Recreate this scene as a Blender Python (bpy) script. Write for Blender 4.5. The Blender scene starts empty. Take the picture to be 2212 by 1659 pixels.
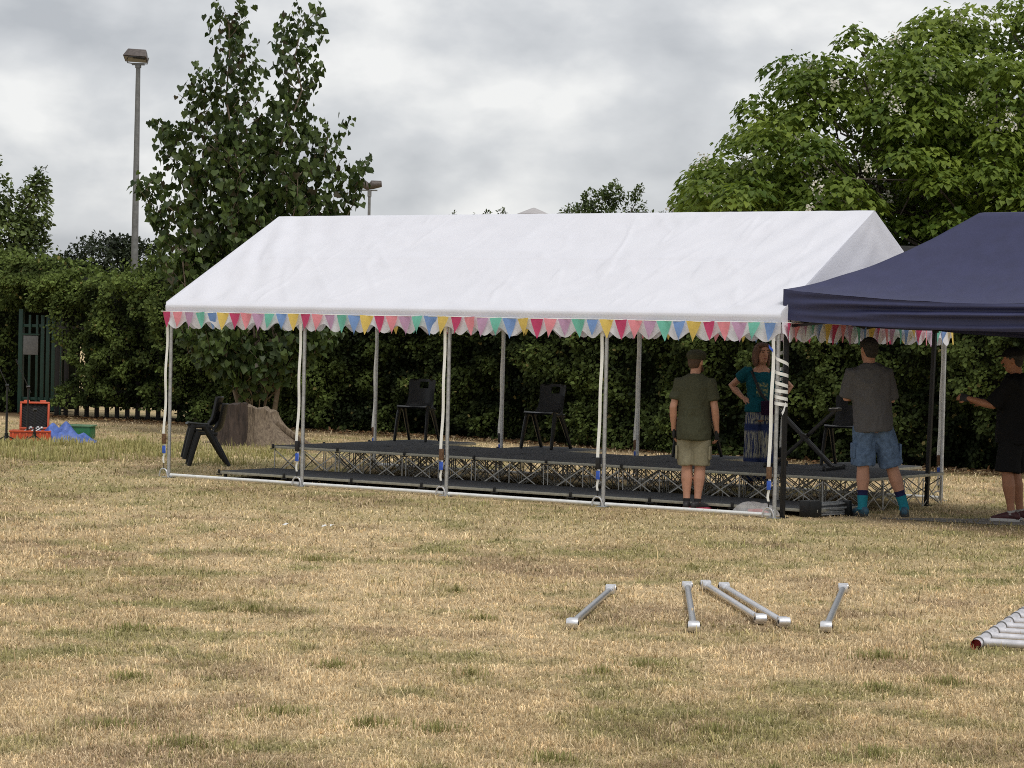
import bpy, bmesh, math, random
import numpy as np
from mathutils import Vector, Matrix

rng = np.random.default_rng(11)
random.seed(11)
SC = bpy.context.scene
COL = SC.collection
PI = math.pi

# ------------------------------------------------------------------ helpers
def vnoise(p, seed=0):
    p = np.asarray(p, float)
    if p.shape[1] == 2:
        p = np.c_[p, np.zeros(len(p))]
    i = np.floor(p).astype(np.int64)
    f = p - i
    f = f * f * (3 - 2 * f)
    def h(a, b, c):
        n = (a * 374761393 + b * 668265263 + c * 2147483647 + seed * 974634777) & 0xFFFFFFFF
        n = ((n ^ (n >> 13)) * 1274126177) & 0xFFFFFFFF
        n = (n ^ (n >> 16)) & 0xFFFFFFFF
        n = (n * 2654435761) & 0xFFFFFFFF
        n = n ^ (n >> 15)
        return (n & 0xFFFFFF) / float(0xFFFFFF)
    x, y, z = i[:, 0], i[:, 1], i[:, 2]
    fx, fy, fz = f[:, 0], f[:, 1], f[:, 2]
    r = 0
    for dx in (0, 1):
        for dy in (0, 1):
            for dz in (0, 1):
                w = (fx if dx else 1 - fx) * (fy if dy else 1 - fy) * (fz if dz else 1 - fz)
                r = r + w * h(x + dx, y + dy, z + dz)
    return r

def fbm(p, seed=0, o=4):
    p = np.asarray(p, float)
    r = 0; a = .5; t = 0
    for k in range(o):
        r = r + a * vnoise(p * 2 ** k + 17.3 * k, seed + k); t += a; a *= .5
    return r / t

def np_mesh(name, v, f, col=None, smooth=False):
    """v (N,3); f (M,k) uniform faces; col (N,3) vertex colours"""
    v = np.asarray(v, np.float32); f = np.asarray(f, np.int32)
    me = bpy.data.meshes.new(name)
    me.vertices.add(len(v)); me.vertices.foreach_set('co', v.ravel())
    m, k = f.shape
    me.loops.add(m * k); me.loops.foreach_set('vertex_index', f.ravel())
    me.polygons.add(m)
    me.polygons.foreach_set('loop_start', np.arange(0, m * k, k, dtype=np.int32))
    me.polygons.foreach_set('loop_total', np.full(m, k, np.int32))
    if smooth:
        me.polygons.foreach_set('use_smooth', np.ones(m, bool))
    if col is not None:
        at = me.color_attributes.new('Col', 'FLOAT_COLOR', 'POINT')
        at.data.foreach_set('color', np.c_[col, np.ones(len(col))].astype(np.float32).ravel())
    me.update(calc_edges=True); me.validate()
    return me

def link(name, me, mat=None, parent=None):
    o = bpy.data.objects.new(name, me); COL.objects.link(o)
    if mat is not None and me is not None and len(me.materials) == 0:
        me.materials.append(mat)
    if parent is not None:
        o.parent = parent
    return o

def tag(o, label=None, cat=None, group=None, kind=None):
    if label: o['label'] = label
    if cat: o['category'] = cat
    if group: o['group'] = group
    if kind: o['kind'] = kind
    return o

def thing(name, label, cat, loc=(0, 0, 0), rz=0, group=None):
    o = bpy.data.objects.new(name, None); COL.objects.link(o)
    o.empty_display_size = .2
    o.location = loc; o.rotation_euler = (0, 0, rz)
    return tag(o, label, cat, group)

def dup(root, loc, rz, label, group=None):
    r = root.copy(); COL.objects.link(r); r.location = loc; r.rotation_euler = (0, 0, rz)
    tag(r, label, None, group)
    for ch in root.children:
        c = ch.copy(); COL.objects.link(c); c.parent = r
        for g in ch.children:
            d = g.copy(); COL.objects.link(d); d.parent = c
    return r

def V(*a): return Vector(a)

class MB:
    def __init__(s): s.v = []; s.f = []
    def add(s, vs, fs):
        n = len(s.v); s.v += [tuple(x) for x in vs]; s.f += [tuple(i + n for i in q) for q in fs]
        return s
    def box(s, c, d, rot=None):
        c = Vector(c); x, y, z = d[0] / 2, d[1] / 2, d[2] / 2
        vs = [Vector((i, j, k)) for i in (-x, x) for j in (-y, y) for k in (-z, z)]
        if rot is not None: vs = [rot @ q for q in vs]
        return s.add([q + c for q in vs], [(0, 1, 3, 2), (4, 6, 7, 5), (0, 4, 5, 1), (2, 3, 7, 6), (0, 2, 6, 4), (1, 5, 7, 3)])
    def bar(s, a, b, w, t, up=(0, 0, 1)):
        """rectangular bar from a to b"""
        a = Vector(a); b = Vector(b); d = (b - a).normalized(); up = Vector(up)
        x = d.cross(up)
        if x.length < 1e-4: x = d.cross(Vector((1, 0, 0)))
        x.normalize(); y = x.cross(d)
        vs = []
        for p in (a, b):
            for i, j in ((-1, -1), (1, -1), (1, 1), (-1, 1)): vs.append(p + x * i * w / 2 + y * j * t / 2)
        return s.add(vs, [(3, 2, 1, 0), (4, 5, 6, 7), (0, 1, 5, 4), (1, 2, 6, 5), (2, 3, 7, 6), (3, 0, 4, 7)])
    def tube(s, pts, r, n=10, ref=None, caps=True, dome=False):
        """r: scalar, list of scalars or list of (rx, ry); ref: direction of rx"""
        pts = [Vector(p) for p in pts]
        if not isinstance(r, (list, tuple)): r = [r] * len(pts)
        if dome:
            def sc(q, k): return (q[0] * k, q[1] * k) if isinstance(q, (tuple, list)) else q * k
            def mx(q): return min(q) if isinstance(q, (tuple, list)) else q
            d0 = (pts[0] - pts[1]).normalized(); d1 = (pts[-1] - pts[-2]).normalized()
            q0, q1 = r[0], r[-1]
            pts = [pts[0] + d0 * mx(q0) * .95, pts[0] + d0 * mx(q0) * .65] + pts + [pts[-1] + d1 * mx(q1) * .65, pts[-1] + d1 * mx(q1) * .95]
            r = [sc(q0, .3), sc(q0, .76)] + list(r) + [sc(q1, .76), sc(q1, .3)]
        m = len(pts); X = None; vs = []
        for i, p in enumerate(pts):
            d = (pts[min(i + 1, m - 1)] - pts[max(i - 1, 0)])
            d = d.normalized() if d.length > 1e-9 else Vector((0, 0, 1))
            if ref is not None:
                X = Vector(ref) - d * Vector(ref).dot(d)
            elif X is None:
                X = d.cross(Vector((0, 0, 1)))
                if X.length < 1e-3: X = d.cross(Vector((0, 1, 0)))
            else:
                X = X - d * X.dot(d)
            X.normalize(); Y = d.cross(X)
            rx, ry = r[i] if isinstance(r[i], (tuple, list)) else (r[i], r[i])
            for k in range(n):
                a = 2 * PI * k / n
                vs.append(p + X * rx * math.cos(a) + Y * ry * math.sin(a))
        fs = []
        for i in range(m - 1):
            for k in range(n):
                k2 = (k + 1) % n
                fs.append((i * n + k, i * n + k2, (i + 1) * n + k2, (i + 1) * n + k))
        if caps:
            fs.append(tuple(range(n - 1, -1, -1))); fs.append(tuple((m - 1) * n + k for k in range(n)))
        return s.add(vs, fs)
    def sphere(s, c, r, n=12, m=8, rot=None):
        rx, ry, rz = r if isinstance(r, (tuple, list)) else (r, r, r)
        vs = []
        for i in range(m + 1):
            a = PI * i / m
            rr = max(math.sin(a), .02)
            for k in range(n):
                b = 2 * PI * k / n
                q = Vector((rx * rr * math.cos(b), ry * rr * math.sin(b), -rz * math.cos(a)))
                if rot is not None: q = rot @ q
                vs.append(q + Vector(c))
        fs = [(i * n + k, i * n + (k + 1) % n, (i + 1) * n + (k + 1) % n, (i + 1) * n + k) for i in range(m) for k in range(n)]
        fs += [tuple(range(n - 1, -1, -1)), tuple(m * n + k for k in range(n))]
        return s.add(vs, fs)
    def grid(s, P):
        """P: list of rows of points"""
        a, b = len(P), len(P[0])
        return s.add([q for row in P for q in row], [(i * b + j, i * b + j + 1, (i + 1) * b + j + 1, (i + 1) * b + j) for i in range(a - 1) for j in range(b - 1)])
    def xf(s, M):
        s.v = [tuple(M @ Vector(q)) for q in s.v]; return s
    def join(s, o): return s.add(o.v, o.f)
    def mesh(s, name, bevel=0, smooth=True, ang=40, seg=2):
        me = bpy.data.meshes.new(name)
        me.from_pydata(s.v, [], s.f); me.update()
        if bevel:
            bm = bmesh.new(); bm.from_mesh(me)
            es = [e for e in bm.edges if len(e.link_faces) == 2 and e.calc_face_angle(0) > .6]
            bmesh.ops.bevel(bm, geom=es, offset=bevel, segments=seg, affect='EDGES', profile=.6)
            bm.to_mesh(me); bm.free()
        if smooth:
            me.polygons.foreach_set('use_smooth', np.ones(len(me.polygons), bool))
            try: me.set_sharp_from_angle(angle=math.radians(ang))
            except Exception: pass
        return me
    def build(s, name, mat, parent=None, bevel=0, smooth=True, ang=40, seg=2):
        return link(name, s.mesh(name, bevel, smooth, ang, seg), mat, parent)

# ------------------------------------------------------------------ materials
def base_mat(name):
    m = bpy.data.materials.new(name); m.use_nodes = True
    nt = m.node_tree
    return m, nt, nt.nodes['Principled BSDF'], nt.nodes['Material Output']

def nd(nt, typ, **kw):
    n = nt.nodes.new(typ)
    for k, v in kw.items():
        if k in n.inputs: n.inputs[k].default_value = v
        else: setattr(n, k, v)
    return n

def mat(name, c, rough=.6, metal=0, var=.15, scale=20, bump=0, bscale=None, spec=.5, stretch=None, trans=0, c2=None, alpha=None):
    """procedural: base colour varied by noise, optional bump, optional translucency"""
    m, nt, P, out = base_mat(name)
    L = nt.links.new
    tc = nd(nt, 'ShaderNodeTexCoord')
    mp = nd(nt, 'ShaderNodeMapping')
    if stretch: mp.inputs['Scale'].default_value = stretch
    L(tc.outputs['Object'], mp.inputs['Vector'])
    nz = nd(nt, 'ShaderNodeTexNoise', Scale=scale, Detail=6.0, Roughness=.6)
    L(mp.outputs[0], nz.inputs['Vector'])
    mr = nd(nt, 'ShaderNodeMapRange'); mr.inputs['From Min'].default_value = .3; mr.inputs['From Max'].default_value = .7
    L(nz.outputs['Fac'], mr.inputs['Value'])
    mx = nd(nt, 'ShaderNodeMix', data_type='RGBA')
    lo = c2 if c2 else tuple(x * (1 - var) for x in c)
    hi = c if c2 else tuple(min(x * (1 + var), .95) for x in c)
    mx.inputs[6].default_value = (*lo, 1); mx.inputs[7].default_value = (*hi, 1)
    L(mr.outputs[0], mx.inputs[0])
    L(mx.outputs[2], P.inputs['Base Color'])
    P.inputs['Roughness'].default_value = rough; P.inputs['Metallic'].default_value = metal
    P.inputs['Specular IOR Level'].default_value = spec
    if bump:
        n2 = nd(nt, 'ShaderNodeTexNoise', Scale=bscale or scale * 3, Detail=5.0)
        L(mp.outputs[0], n2.inputs['Vector'])
        b = nd(nt, 'ShaderNodeBump', Strength=bump, Distance=.02)
        L(n2.outputs['Fac'], b.inputs['Height']); L(b.outputs[0], P.inputs['Normal'])
    sh = P.outputs[0]
    if trans:
        t = nd(nt, 'ShaderNodeBsdfTranslucent'); L(mx.outputs[2], t.inputs['Color'])
        ms = nd(nt, 'ShaderNodeMixShader', Fac=trans)
        L(sh, ms.inputs[1]); L(t.outputs[0], ms.inputs[2]); sh = ms.outputs[0]
    if alpha is not None:
        t = nd(nt, 'ShaderNodeBsdfTransparent')
        ms = nd(nt, 'ShaderNodeMixShader', Fac=alpha)
        L(t.outputs[0], ms.inputs[1]); L(sh, ms.inputs[2]); sh = ms.outputs[0]
    L(sh, out.inputs['Surface'])
    return m

def leaf_mat(name, trans=.3, rough=.5, spec=.35):
    m, nt, P, out = base_mat(name); L = nt.links.new
    a = nd(nt, 'ShaderNodeAttribute', attribute_name='Col')
    tc = nd(nt, 'ShaderNodeTexCoord'); nz = nd(nt, 'ShaderNodeTexNoise', Scale=9.0, Detail=3.0)
    L(tc.outputs['Object'], nz.inputs['Vector'])
    mr = nd(nt, 'ShaderNodeMapRange'); mr.inputs['To Min'].default_value = .75; mr.inputs['To Max'].default_value = 1.25
    L(nz.outputs['Fac'], mr.inputs['Value'])
    vm = nd(nt, 'ShaderNodeVectorMath', operation='MULTIPLY')
    L(a.outputs['Color'], vm.inputs[0]); L(mr.outputs[0], vm.inputs[1])
    L(vm.outputs[0], P.inputs['Base Color'])
    P.inputs['Roughness'].default_value = rough; P.inputs['Specular IOR Level'].default_value = spec
    t = nd(nt, 'ShaderNodeBsdfTranslucent'); L(vm.outputs[0], t.inputs['Color'])
    ms = nd(nt, 'ShaderNodeMixShader', Fac=trans)
    L(P.outputs[0], ms.inputs[1]); L(t.outputs[0], ms.inputs[2]); L(ms.outputs[0], out.inputs['Surface'])
    return m

M = {}
M['galv'] = mat('galvanised_steel', (.46, .47, .48), .42, .85, .25, 30)
M['galv_lt'] = mat('bright_aluminium', (.62, .62, .63), .38, .8, .15, 25)
M['white_bar'] = mat('white_painted_tube', (.74, .75, .74), .45, .1, .12, 18)
M['canvas'] = mat('white_canvas', (.80, .81, .88), .55, 0, .03, 3, bump=.12, bscale=40, trans=.2)
M['strap'] = mat('white_webbing', (.86, .86, .82), .8, 0, .1, 60)
M['blue_tape'] = mat('blue_tape', (.03, .1, .5), .5, 0, .2, 40)
M['brown_rust'] = mat('rusty_ratchet', (.16, .09, .05), .6, .4, .5, 60)
M['black_metal'] = mat('black_metal', (.012, .012, .013), .45, .2, .3, 40)
M['black_plastic'] = mat('black_plastic', (.007, .0075, .008), .4, 0, .25, 30, spec=.35)
M['carpet'] = mat('grey_stage_carpet', (.082, .085, .09), .95, 0, .22, 60, bump=.5, bscale=160, spec=.1)
M['trim'] = mat('dull_aluminium_trim', (.38, .37, .31), .5, .55, .2, 20)
M['truss'] = mat('zinc_truss', (.42, .41, .38), .45, .6, .25, 40)
M['navy'] = mat('navy_polyester', (.028, .031, .086), .6, 0, .12, 6, bump=.1, bscale=30, trans=.06)
M['tape'] = mat('white_tape', (.75, .75, .72), .5, 0, .08, 60)
M['skin'] = mat('skin', (.46, .24, .16), .5, 0, .1, 14, spec=.35)
M['skin_tan'] = mat('tanned_skin', (.33, .15, .085), .5, 0, .1, 14, spec=.35)
M['bark'] = mat('bark', (.13, .1, .075), .9, 0, .45, 9, bump=.8, bscale=30, stretch=(1, 1, .25))
M['orange'] = mat('orange_plastic', (.5, .075, .025), .4, 0, .15, 14)
M['foam'] = mat('black_foam', (.012, .012, .013), .9, 0, .3, 40)
M['tarp'] = mat('blue_tarpaulin', (.07, .13, .40), .5, 0, .4, 12, bump=.2, bscale=50)
M['green_box'] = mat('green_plastic', (.02, .14, .06), .45, 0, .2, 14)
M['gate_green'] = mat('dark_green_paint', (.005, .04, .027), .5, .1, .25, 14)
M['fence_dark'] = mat('dark_fence_paint', (.012, .01, .01), .6, .1, .3, 14)
M['sign_grey'] = mat('weathered_grey_plate', (.15, .15, .15), .6, .1, .2, 25)
M['lamp_pole'] = mat('weathered_lamp_column', (.17, .175, .175), .6, .4, .25, 10)
M['lamp_head'] = mat('lamp_housing', (.09, .075, .07), .6, .2, .4, 14)
M['glass'] = mat('lamp_glass', (.06, .06, .065), .15, 0, .1, 10)
LEAF = leaf_mat('leaves')
LEAF_DULL = leaf_mat('matt_leaves', .22, .7, .15)

# ------------------------------------------------------------------ camera
CAM_H = 1.7866
def set_camera():
    f, pitch, roll = 5339.99, -.02066, .022272
    cp, sp = math.cos(pitch), math.sin(pitch)
    F = V(0, cp, sp); U = V(0, -sp, cp); R = V(1, 0, 0)
    cr, sr = math.cos(roll), math.sin(roll)
    R2 = R * cr + U * sr; U2 = U * cr - R * sr
    cd = bpy.data.cameras.new('camera'); co = bpy.data.objects.new('camera', cd); COL.objects.link(co)
    m = Matrix(((R2.x, U2.x, -F.x, 0), (R2.y, U2.y, -F.y, 0), (R2.z, U2.z, -F.z, CAM_H), (0, 0, 0, 1)))
    co.matrix_world = m
    cd.sensor_width = 36; cd.lens = f / 2212 * 36; cd.clip_end = 3000; cd.clip_start = .1
    SC.camera = co
set_camera()

# ------------------------------------------------------------------ light
def set_light():
    w = bpy.data.worlds.new('World'); SC.world = w; w.use_nodes = True
    nt = w.node_tree; L = nt.links.new
    bg = nt.nodes['Background']
    el, az = math.radians(57), math.radians(150)      # high, behind the camera
    sky = nd(nt, 'ShaderNodeTexSky', sky_type='NISHITA'); sky.sun_disc = False
    sky.sun_elevation = el; sky.sun_rotation = az
    tc = nd(nt, 'ShaderNodeTexCoord')
    mp = nd(nt, 'ShaderNodeMapping'); mp.inputs['Scale'].default_value = (1, 1, 1.75); mp.inputs['Location'].default_value = (3.1, .4, .72)
    L(tc.outputs['Generated'], mp.inputs['Vector'])
    n1 = nd(nt, 'ShaderNodeTexNoise', Scale=15.0, Detail=7.0, Roughness=.47, Distortion=.1)
    L(mp.outputs[0], n1.inputs['Vector'])
    rp = nd(nt, 'ShaderNodeValToRGB')
    e = rp.color_ramp.elements
    e[0].position = .30; e[0].color = (.50, .52, .55, 1)
    e[1].position = .63; e[1].color = (.92, .92, .91, 1)
    k = e.new(.48); k.color = (.68, .695, .715, 1)
    L(n1.outputs['Fac'], rp.inputs[0])
    # brighter towards the horizon and the zenith
    sk = nd(nt, 'ShaderNodeVectorMath', operation='SCALE'); sk.inputs['Scale'].default_value = .1
    L(sky.outputs[0], sk.inputs[0])
    mx = nd(nt, 'ShaderNodeMix', data_type='RGBA'); mx.inputs[0].default_value = .93
    L(sk.outputs[0], mx.inputs[6]); L(rp.outputs[0], mx.inputs[7])
    L(mx.outputs[2], bg.inputs['Color']); bg.inputs['Strength'].default_value = 1.0
    sd = bpy.data.lights.new('sun', 'SUN'); so = bpy.data.objects.new('sun', sd); COL.objects.link(so)
    sd.energy = 2.0; sd.angle = math.radians(22); sd.color = (1, .96, .9)
    d = V(math.sin(az) * math.cos(el), math.cos(az) * math.cos(el), math.sin(el))
    so.rotation_euler = d.to_track_quat('Z', 'Y').to_euler()
set_light()
SC.view_settings.view_transform = 'Standard'; SC.view_settings.look = 'None'
SC.view_settings.exposure = 0; SC.view_settings.gamma = 1
SC.cycles.max_bounces = 6; SC.cycles.transparent_max_bounces = 12
SC.cycles.use_denoising = False
SC.cycles.pixel_filter_type = 'BLACKMAN_HARRIS'; SC.cycles.filter_width = 1.0

# ------------------------------------------------------------------ tent frame of reference
YAW = .591858
TO = V(-4.0062, 28.9881, 0)
TU = V(math.cos(YAW), -math.sin(YAW), 0); TV = V(math.sin(YAW), math.cos(YAW), 0)
def T(s, t, z=0): return TO + TU * s + TV * t + V(0, 0, z)

# ------------------------------------------------------------------ ground
def lerp(a, b, t): return a + (b - a) * t
STRAW = np.array([.84, .65, .39]); STRAW2 = np.array([.67, .50, .28]); DIRT = np.array([.42, .29, .175])
GREEN = np.array([.25, .27, .09]); GREEN2 = np.array([.46, .41, .18]); LITTER = np.array([.12, .07, .035])
HEDGE = np.array([(-16, 52.8), (-9.7, 48.3), (-8.4, 46.9), (-3.4, 43.6), (-.8, 41.9), (2.45, 38.2), (6.95, 34.2), (14, 28.6)])
def hedge_y(x):
    return np.interp(x, HEDGE[:, 0], HEDGE[:, 1])

def ground_col(x, y):
    """large-scale lawn colour at ground points"""
    p = np.c_[x, y]
    a = fbm(p * .45, 3, 4); b = fbm(p * 1.9, 9, 4); c = fbm(np.c_[x * .8, y * .35], 21, 3); d = fbm(p * 7, 33, 3)
    g = np.clip((a - .5) * 1.2 + (b - .5) * 2.6 + (fbm(p * 4.2, 15, 3) - .5) * 2.0 + .08, 0, 1)
    # greener belt just before the tent and at the left behind it
    s = (x - TO.x) * TU.x + (y - TO.y) * TU.y; t = (x - TO.x) * TV.x + (y - TO.y) * TV.y
    g = np.clip(g + .42 * np.exp(-((t + 2.0) / 1.9) ** 2) + .5 * np.exp(-((x + 6) / 4.5) ** 2 - ((y - 35) / 5.) ** 2) - .1 * np.clip((16 - y) / 5, 0, 1), 0, 1)
    base = lerp(STRAW2, STRAW, np.clip((c - .5) * 2.4 + .5, 0, 1)[:, None])
    gr = lerp(GREEN, GREEN2, np.clip((d - .5) * 2 + .5, 0, 1)[:, None])
    col = lerp(base, gr, (g * .72)[:, None])
    dirt = np.clip((fbm(p * 1.3, 55, 4) - .56) * 5, 0, .7)
    col = lerp(col, DIRT, dirt[:, None])
    hd = hedge_y(x) - y
    lit = np.clip(1 - np.abs(hd - .3) / (1.3 + .9 * fbm(p * .8, 5, 2)), 0, 1) * (x > -13)
    col = lerp(col, LITTER, np.clip(lit * 1.5, 0, .85)[:, None])
    return col, g

def make_ground():
    xs = np.r_[-900, -400, -150, -60, -25, np.arange(-14, 12.01, .14), 25, 60, 150, 400, 900]
    ys = np.r_[-300, -100, -30, -5, np.arange(4, 20, .14), np.arange(20, 56, .3), 60, 70, 85, 110, 160, 300, 700, 1500]
    X, Y = np.meshgrid(xs, ys)
    x, y = X.ravel(), Y.ravel()
    col, g = ground_col(x, y)
    nx, ny = len(xs), len(ys)
    i = np.arange(nx * ny).reshape(ny, nx)
    f = np.stack([i[:-1, :-1], i[:-1, 1:], i[1:, 1:], i[1:, :-1]], -1).reshape(-1, 4)
    me = np_mesh('ground', np.c_[x, y, np.zeros(len(x))], f, col, True)
    m, nt, P, out = base_mat('dry_lawn'); L = nt.links.new
    a = nd(nt, 'ShaderNodeAttribute', attribute_name='Col')
    tc = nd(nt, 'ShaderNodeTexCoord')
    nz = nd(nt, 'ShaderNodeTexNoise', Scale=28.0, Detail=8.0, Roughness=.75); L(tc.outputs['Object'], nz.inputs['Vector'])
    mr = nd(nt, 'ShaderNodeMapRange'); mr.inputs['From Min'].default_value = .3; mr.inputs['From Max'].default_value = .7
    mr.inputs['To Min'].default_value = .28; mr.inputs['To Max'].default_value = 1.12
    L(nz.outputs['Fac'], mr.inputs['Value'])
    vm = nd(nt, 'ShaderNodeVectorMath', operation='MULTIPLY'); L(a.outputs['Color'], vm.inputs[0]); L(mr.outputs[0], vm.inputs[1])
    L(vm.outputs[0], P.inputs['Base Color']); P.inputs['Roughness'].default_value = .95; P.inputs['Specular IOR Level'].default_value = .1
    b = nd(nt, 'ShaderNodeBump', Strength=.9, Distance=.03); L(nz.outputs['Fac'], b.inputs['Height']); L(b.outputs[0], P.inputs['Normal'])
    tag(link('ground', me, m), kind='structure')
make_ground()

GRASS = leaf_mat('grass_blades', .35, .7, .15)
def blades(P, h, w, lean, az, col, tipcol):
    """each blade: bent strip of two quads ending in a point -> 5 verts (quad + tri)"""
    n = len(P)
    side = np.c_[np.cos(az), np.sin(az), np.zeros(n)]
    fw = np.c_[-np.sin(az), np.cos(az), np.zeros(n)]
    up = np.array([0, 0, 1.])
    H = h[:, None]
    mid = P + up * H * .6 * np.cos(lean * .6)[:, None] + fw * H * .6 * np.sin(lean * .6)[:, None]
    tip = mid + up * H * .4 * np.cos(lean * 1.5)[:, None] + fw * H * .4 * np.sin(lean * 1.5)[:, None]
    s = side * w[:, None] / 2
    v = np.stack([P - s, P + s, mid + s * .8, tip, mid - s * .8], 1).reshape(-1, 3)
    k = np.arange(n)[:, None] * 5
    f3 = np.concatenate([k + np.array([[0, 1, 2]]), k + np.array([[0, 2, 4]]), k + np.array([[4, 2, 3]])], 0)
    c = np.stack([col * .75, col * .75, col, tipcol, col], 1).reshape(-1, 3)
    return v, f3, c

def make_grass():
    N = 430000
    # density falls with the square of the distance from the lawn's near edge
    u = rng.random(N)
    y0, y1 = 8.8, 46.0
    y = 1 / (1 / y0 + u * (1 / y1 - 1 / y0))
    x = (rng.random(N) * 2 - 1) * (.24 * y + 1.5)
    keep = hedge_y(x) - y > .1
    s = (x - TO.x) * TU.x + (y - TO.y) * TU.y; t = (x - TO.x) * TV.x + (y - TO.y) * TV.y
    keep &= ~((s > .4) & (s < 8.1) & (t > .5) & (t < 3.4))
    keep &= ~((x > 3.9) & (np.abs(y - 24.75 + .06 * (x - 4)) < .34) & (rng.random(N) > .15))
    x, y = x[keep], y[keep]; n = len(x)
    col, g = ground_col(x, y)
    tuft = fbm(np.c_[x, y] * 4.5, 77, 3)
    h = (.016 + .03 * rng.random(n) ** 1.5) * (.7 + 1.1 * np.clip(tuft - .3, 0, 1)) * (1 + .012 * (y - 9))
    s, t = s[keep], t[keep]; lean0 = rng.random(n)
    long = rng.random(n) < .035
    h[long] *= 2.1; h = np.where((lean0 < .55), h * 1.25, h) * np.where((t > -.35) & (t < .7) & (s > -.5) & (s < 9.2), .5, 1); h *= .45 + 1.1 * fbm(np.c_[x, y] * 8, 23, 2)
    w = (.0028 + .0024 * rng.random(n)) * np.clip(y / 10, 1, 3.2)
    lean = np.where(lean0 < .55, rng.uniform(1.15, 1.62, n), rng.uniform(.15, 1.2, n)); az = rng.uniform(0, 2 * PI, n)
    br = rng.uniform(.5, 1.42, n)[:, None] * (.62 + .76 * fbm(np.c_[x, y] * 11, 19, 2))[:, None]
    isg = rng.random(n) < (.09 + .7 * g)
    pale = np.array([.95, .80, .54])
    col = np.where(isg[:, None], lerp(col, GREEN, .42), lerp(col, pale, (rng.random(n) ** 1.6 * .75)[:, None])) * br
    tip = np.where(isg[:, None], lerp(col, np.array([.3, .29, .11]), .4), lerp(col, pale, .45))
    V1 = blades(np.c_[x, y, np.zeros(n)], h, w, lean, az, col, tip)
    # green tufts of surviving weeds
    P = []; H = []
    cs = [(-1.05, 11.35, .26), (-.62, 11.1, .2), (-.3, 11.0, .16), (-1.75, 10.9, .18), (-1.35, 10.45, .3), (-.9, 13.0, .16), (-.18, 12.8, .12), (-.15, 15.3, .12),
          (.95, 11.1, .2), (-1.9, 12.4, .2), (.2, 10.3, .15), (1.1, 10.1, .12), (-.35, 16.9, .13), (.75, 13.3, .18), (1.9, 12.6, .2), (2.3, 12.9, .16), (.5, 13.0, .13), (-2.2, 14.4, .2), (-1.6, 15.5, .2), (2.1, 13.9, .25), (1.6, 10.6, .2), (-1.5, 19, .3)]
    for cx, cy, r in cs:
        m = int(1100 * r)
        a = rng.uniform(0, 2 * PI, m); rr = r * np.abs(rng.normal(0, .6, m))
        P.append(np.c_[cx + rr * np.cos(a) * 1.2, cy + rr * np.sin(a), np.zeros(m)]); H.append(rng.uniform(.025, .065, m) * np.clip(1.25 - rr / r / 2, .4, 1.2))
    # rank grass and weeds by the stump, the boxes and the hedge foot
    def patch(cx, cy, rx, ry, m, h0, h1):
        a = rng.normal(0, .5, (m, 2)); P.append(np.c_[cx + a[:, 0] * rx, cy + a[:, 1] * ry, np.zeros(m)]); H.append(rng.uniform(h0, h1, m))
    for k in range(75):
        cx, cy = rng.uniform(-7.6, -3.2), rng.uniform(31.8, 37.6); r = rng.uniform(.12, .4)
        if -4.6 < cx < -3.4 and cy > 36.4: continue
        patch(cx, cy, r, r * 1.2, int(260 * r), .04, .1 + .1 * rng.random())
    for q in [(-7.2, 35.9, .8, .3, 500, .05, .12), (-6.5, 35.95, .4, .25, 260, .06, .17)]: patch(*q)
    P = np.concatenate(P); H = np.concatenate(H); m = len(P)
    k = hedge_y(P[:, 0]) - P[:, 1] > .1
    P, H = P[k], H[k]; m = len(P)
    c = lerp(GREEN, GREEN2, rng.random(m)[:, None]) * rng.uniform(.6, 1.15, m)[:, None]
    far = P[:, 1] > 30
    yel = np.array([.56, .5, .22])
    c[far] = lerp(c[far], yel, (rng.random(far.sum()) * .8)[:, None])
    w = np.where(far, .011, .0045) * rng.uniform(.7, 1.3, m)
    V2 = blades(P, H, w, rng.uniform(.05, 1.1, m), rng.uniform(0, 2 * PI, m), c, c * 1.15)
    v = np.concatenate([V1[0], V2[0]]); f = np.concatenate([V1[1], V2[1] + len(V1[0])]); cc = np.concatenate([V1[2], V2[2]])
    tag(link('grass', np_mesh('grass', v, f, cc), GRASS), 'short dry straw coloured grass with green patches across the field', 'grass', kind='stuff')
make_grass()

# path at the right
def make_path():
    top, bot = [], []
    for i in range(40):
        q = i / 39; x = 3.75 + 12 * q ** 1.5
        yc = 24.86 - .10 * (x - 3.75); w = .06 + .38 * min(1, (x - 3.75) / 1.2)
        top.append(V(x, yc + w + .05 * math.sin(i * 1.7), .004)); bot.append(V(x, yc - w + .05 * math.sin(i * 2.3), .004))
    mb = MB().grid([bot, top])
    tag(mb.build('path', mat('worn_tarmac_path', (.17, .15, .13), .95, 0, .3, 9, bump=.4, bscale=60)), kind='structure')
make_path()

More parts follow.
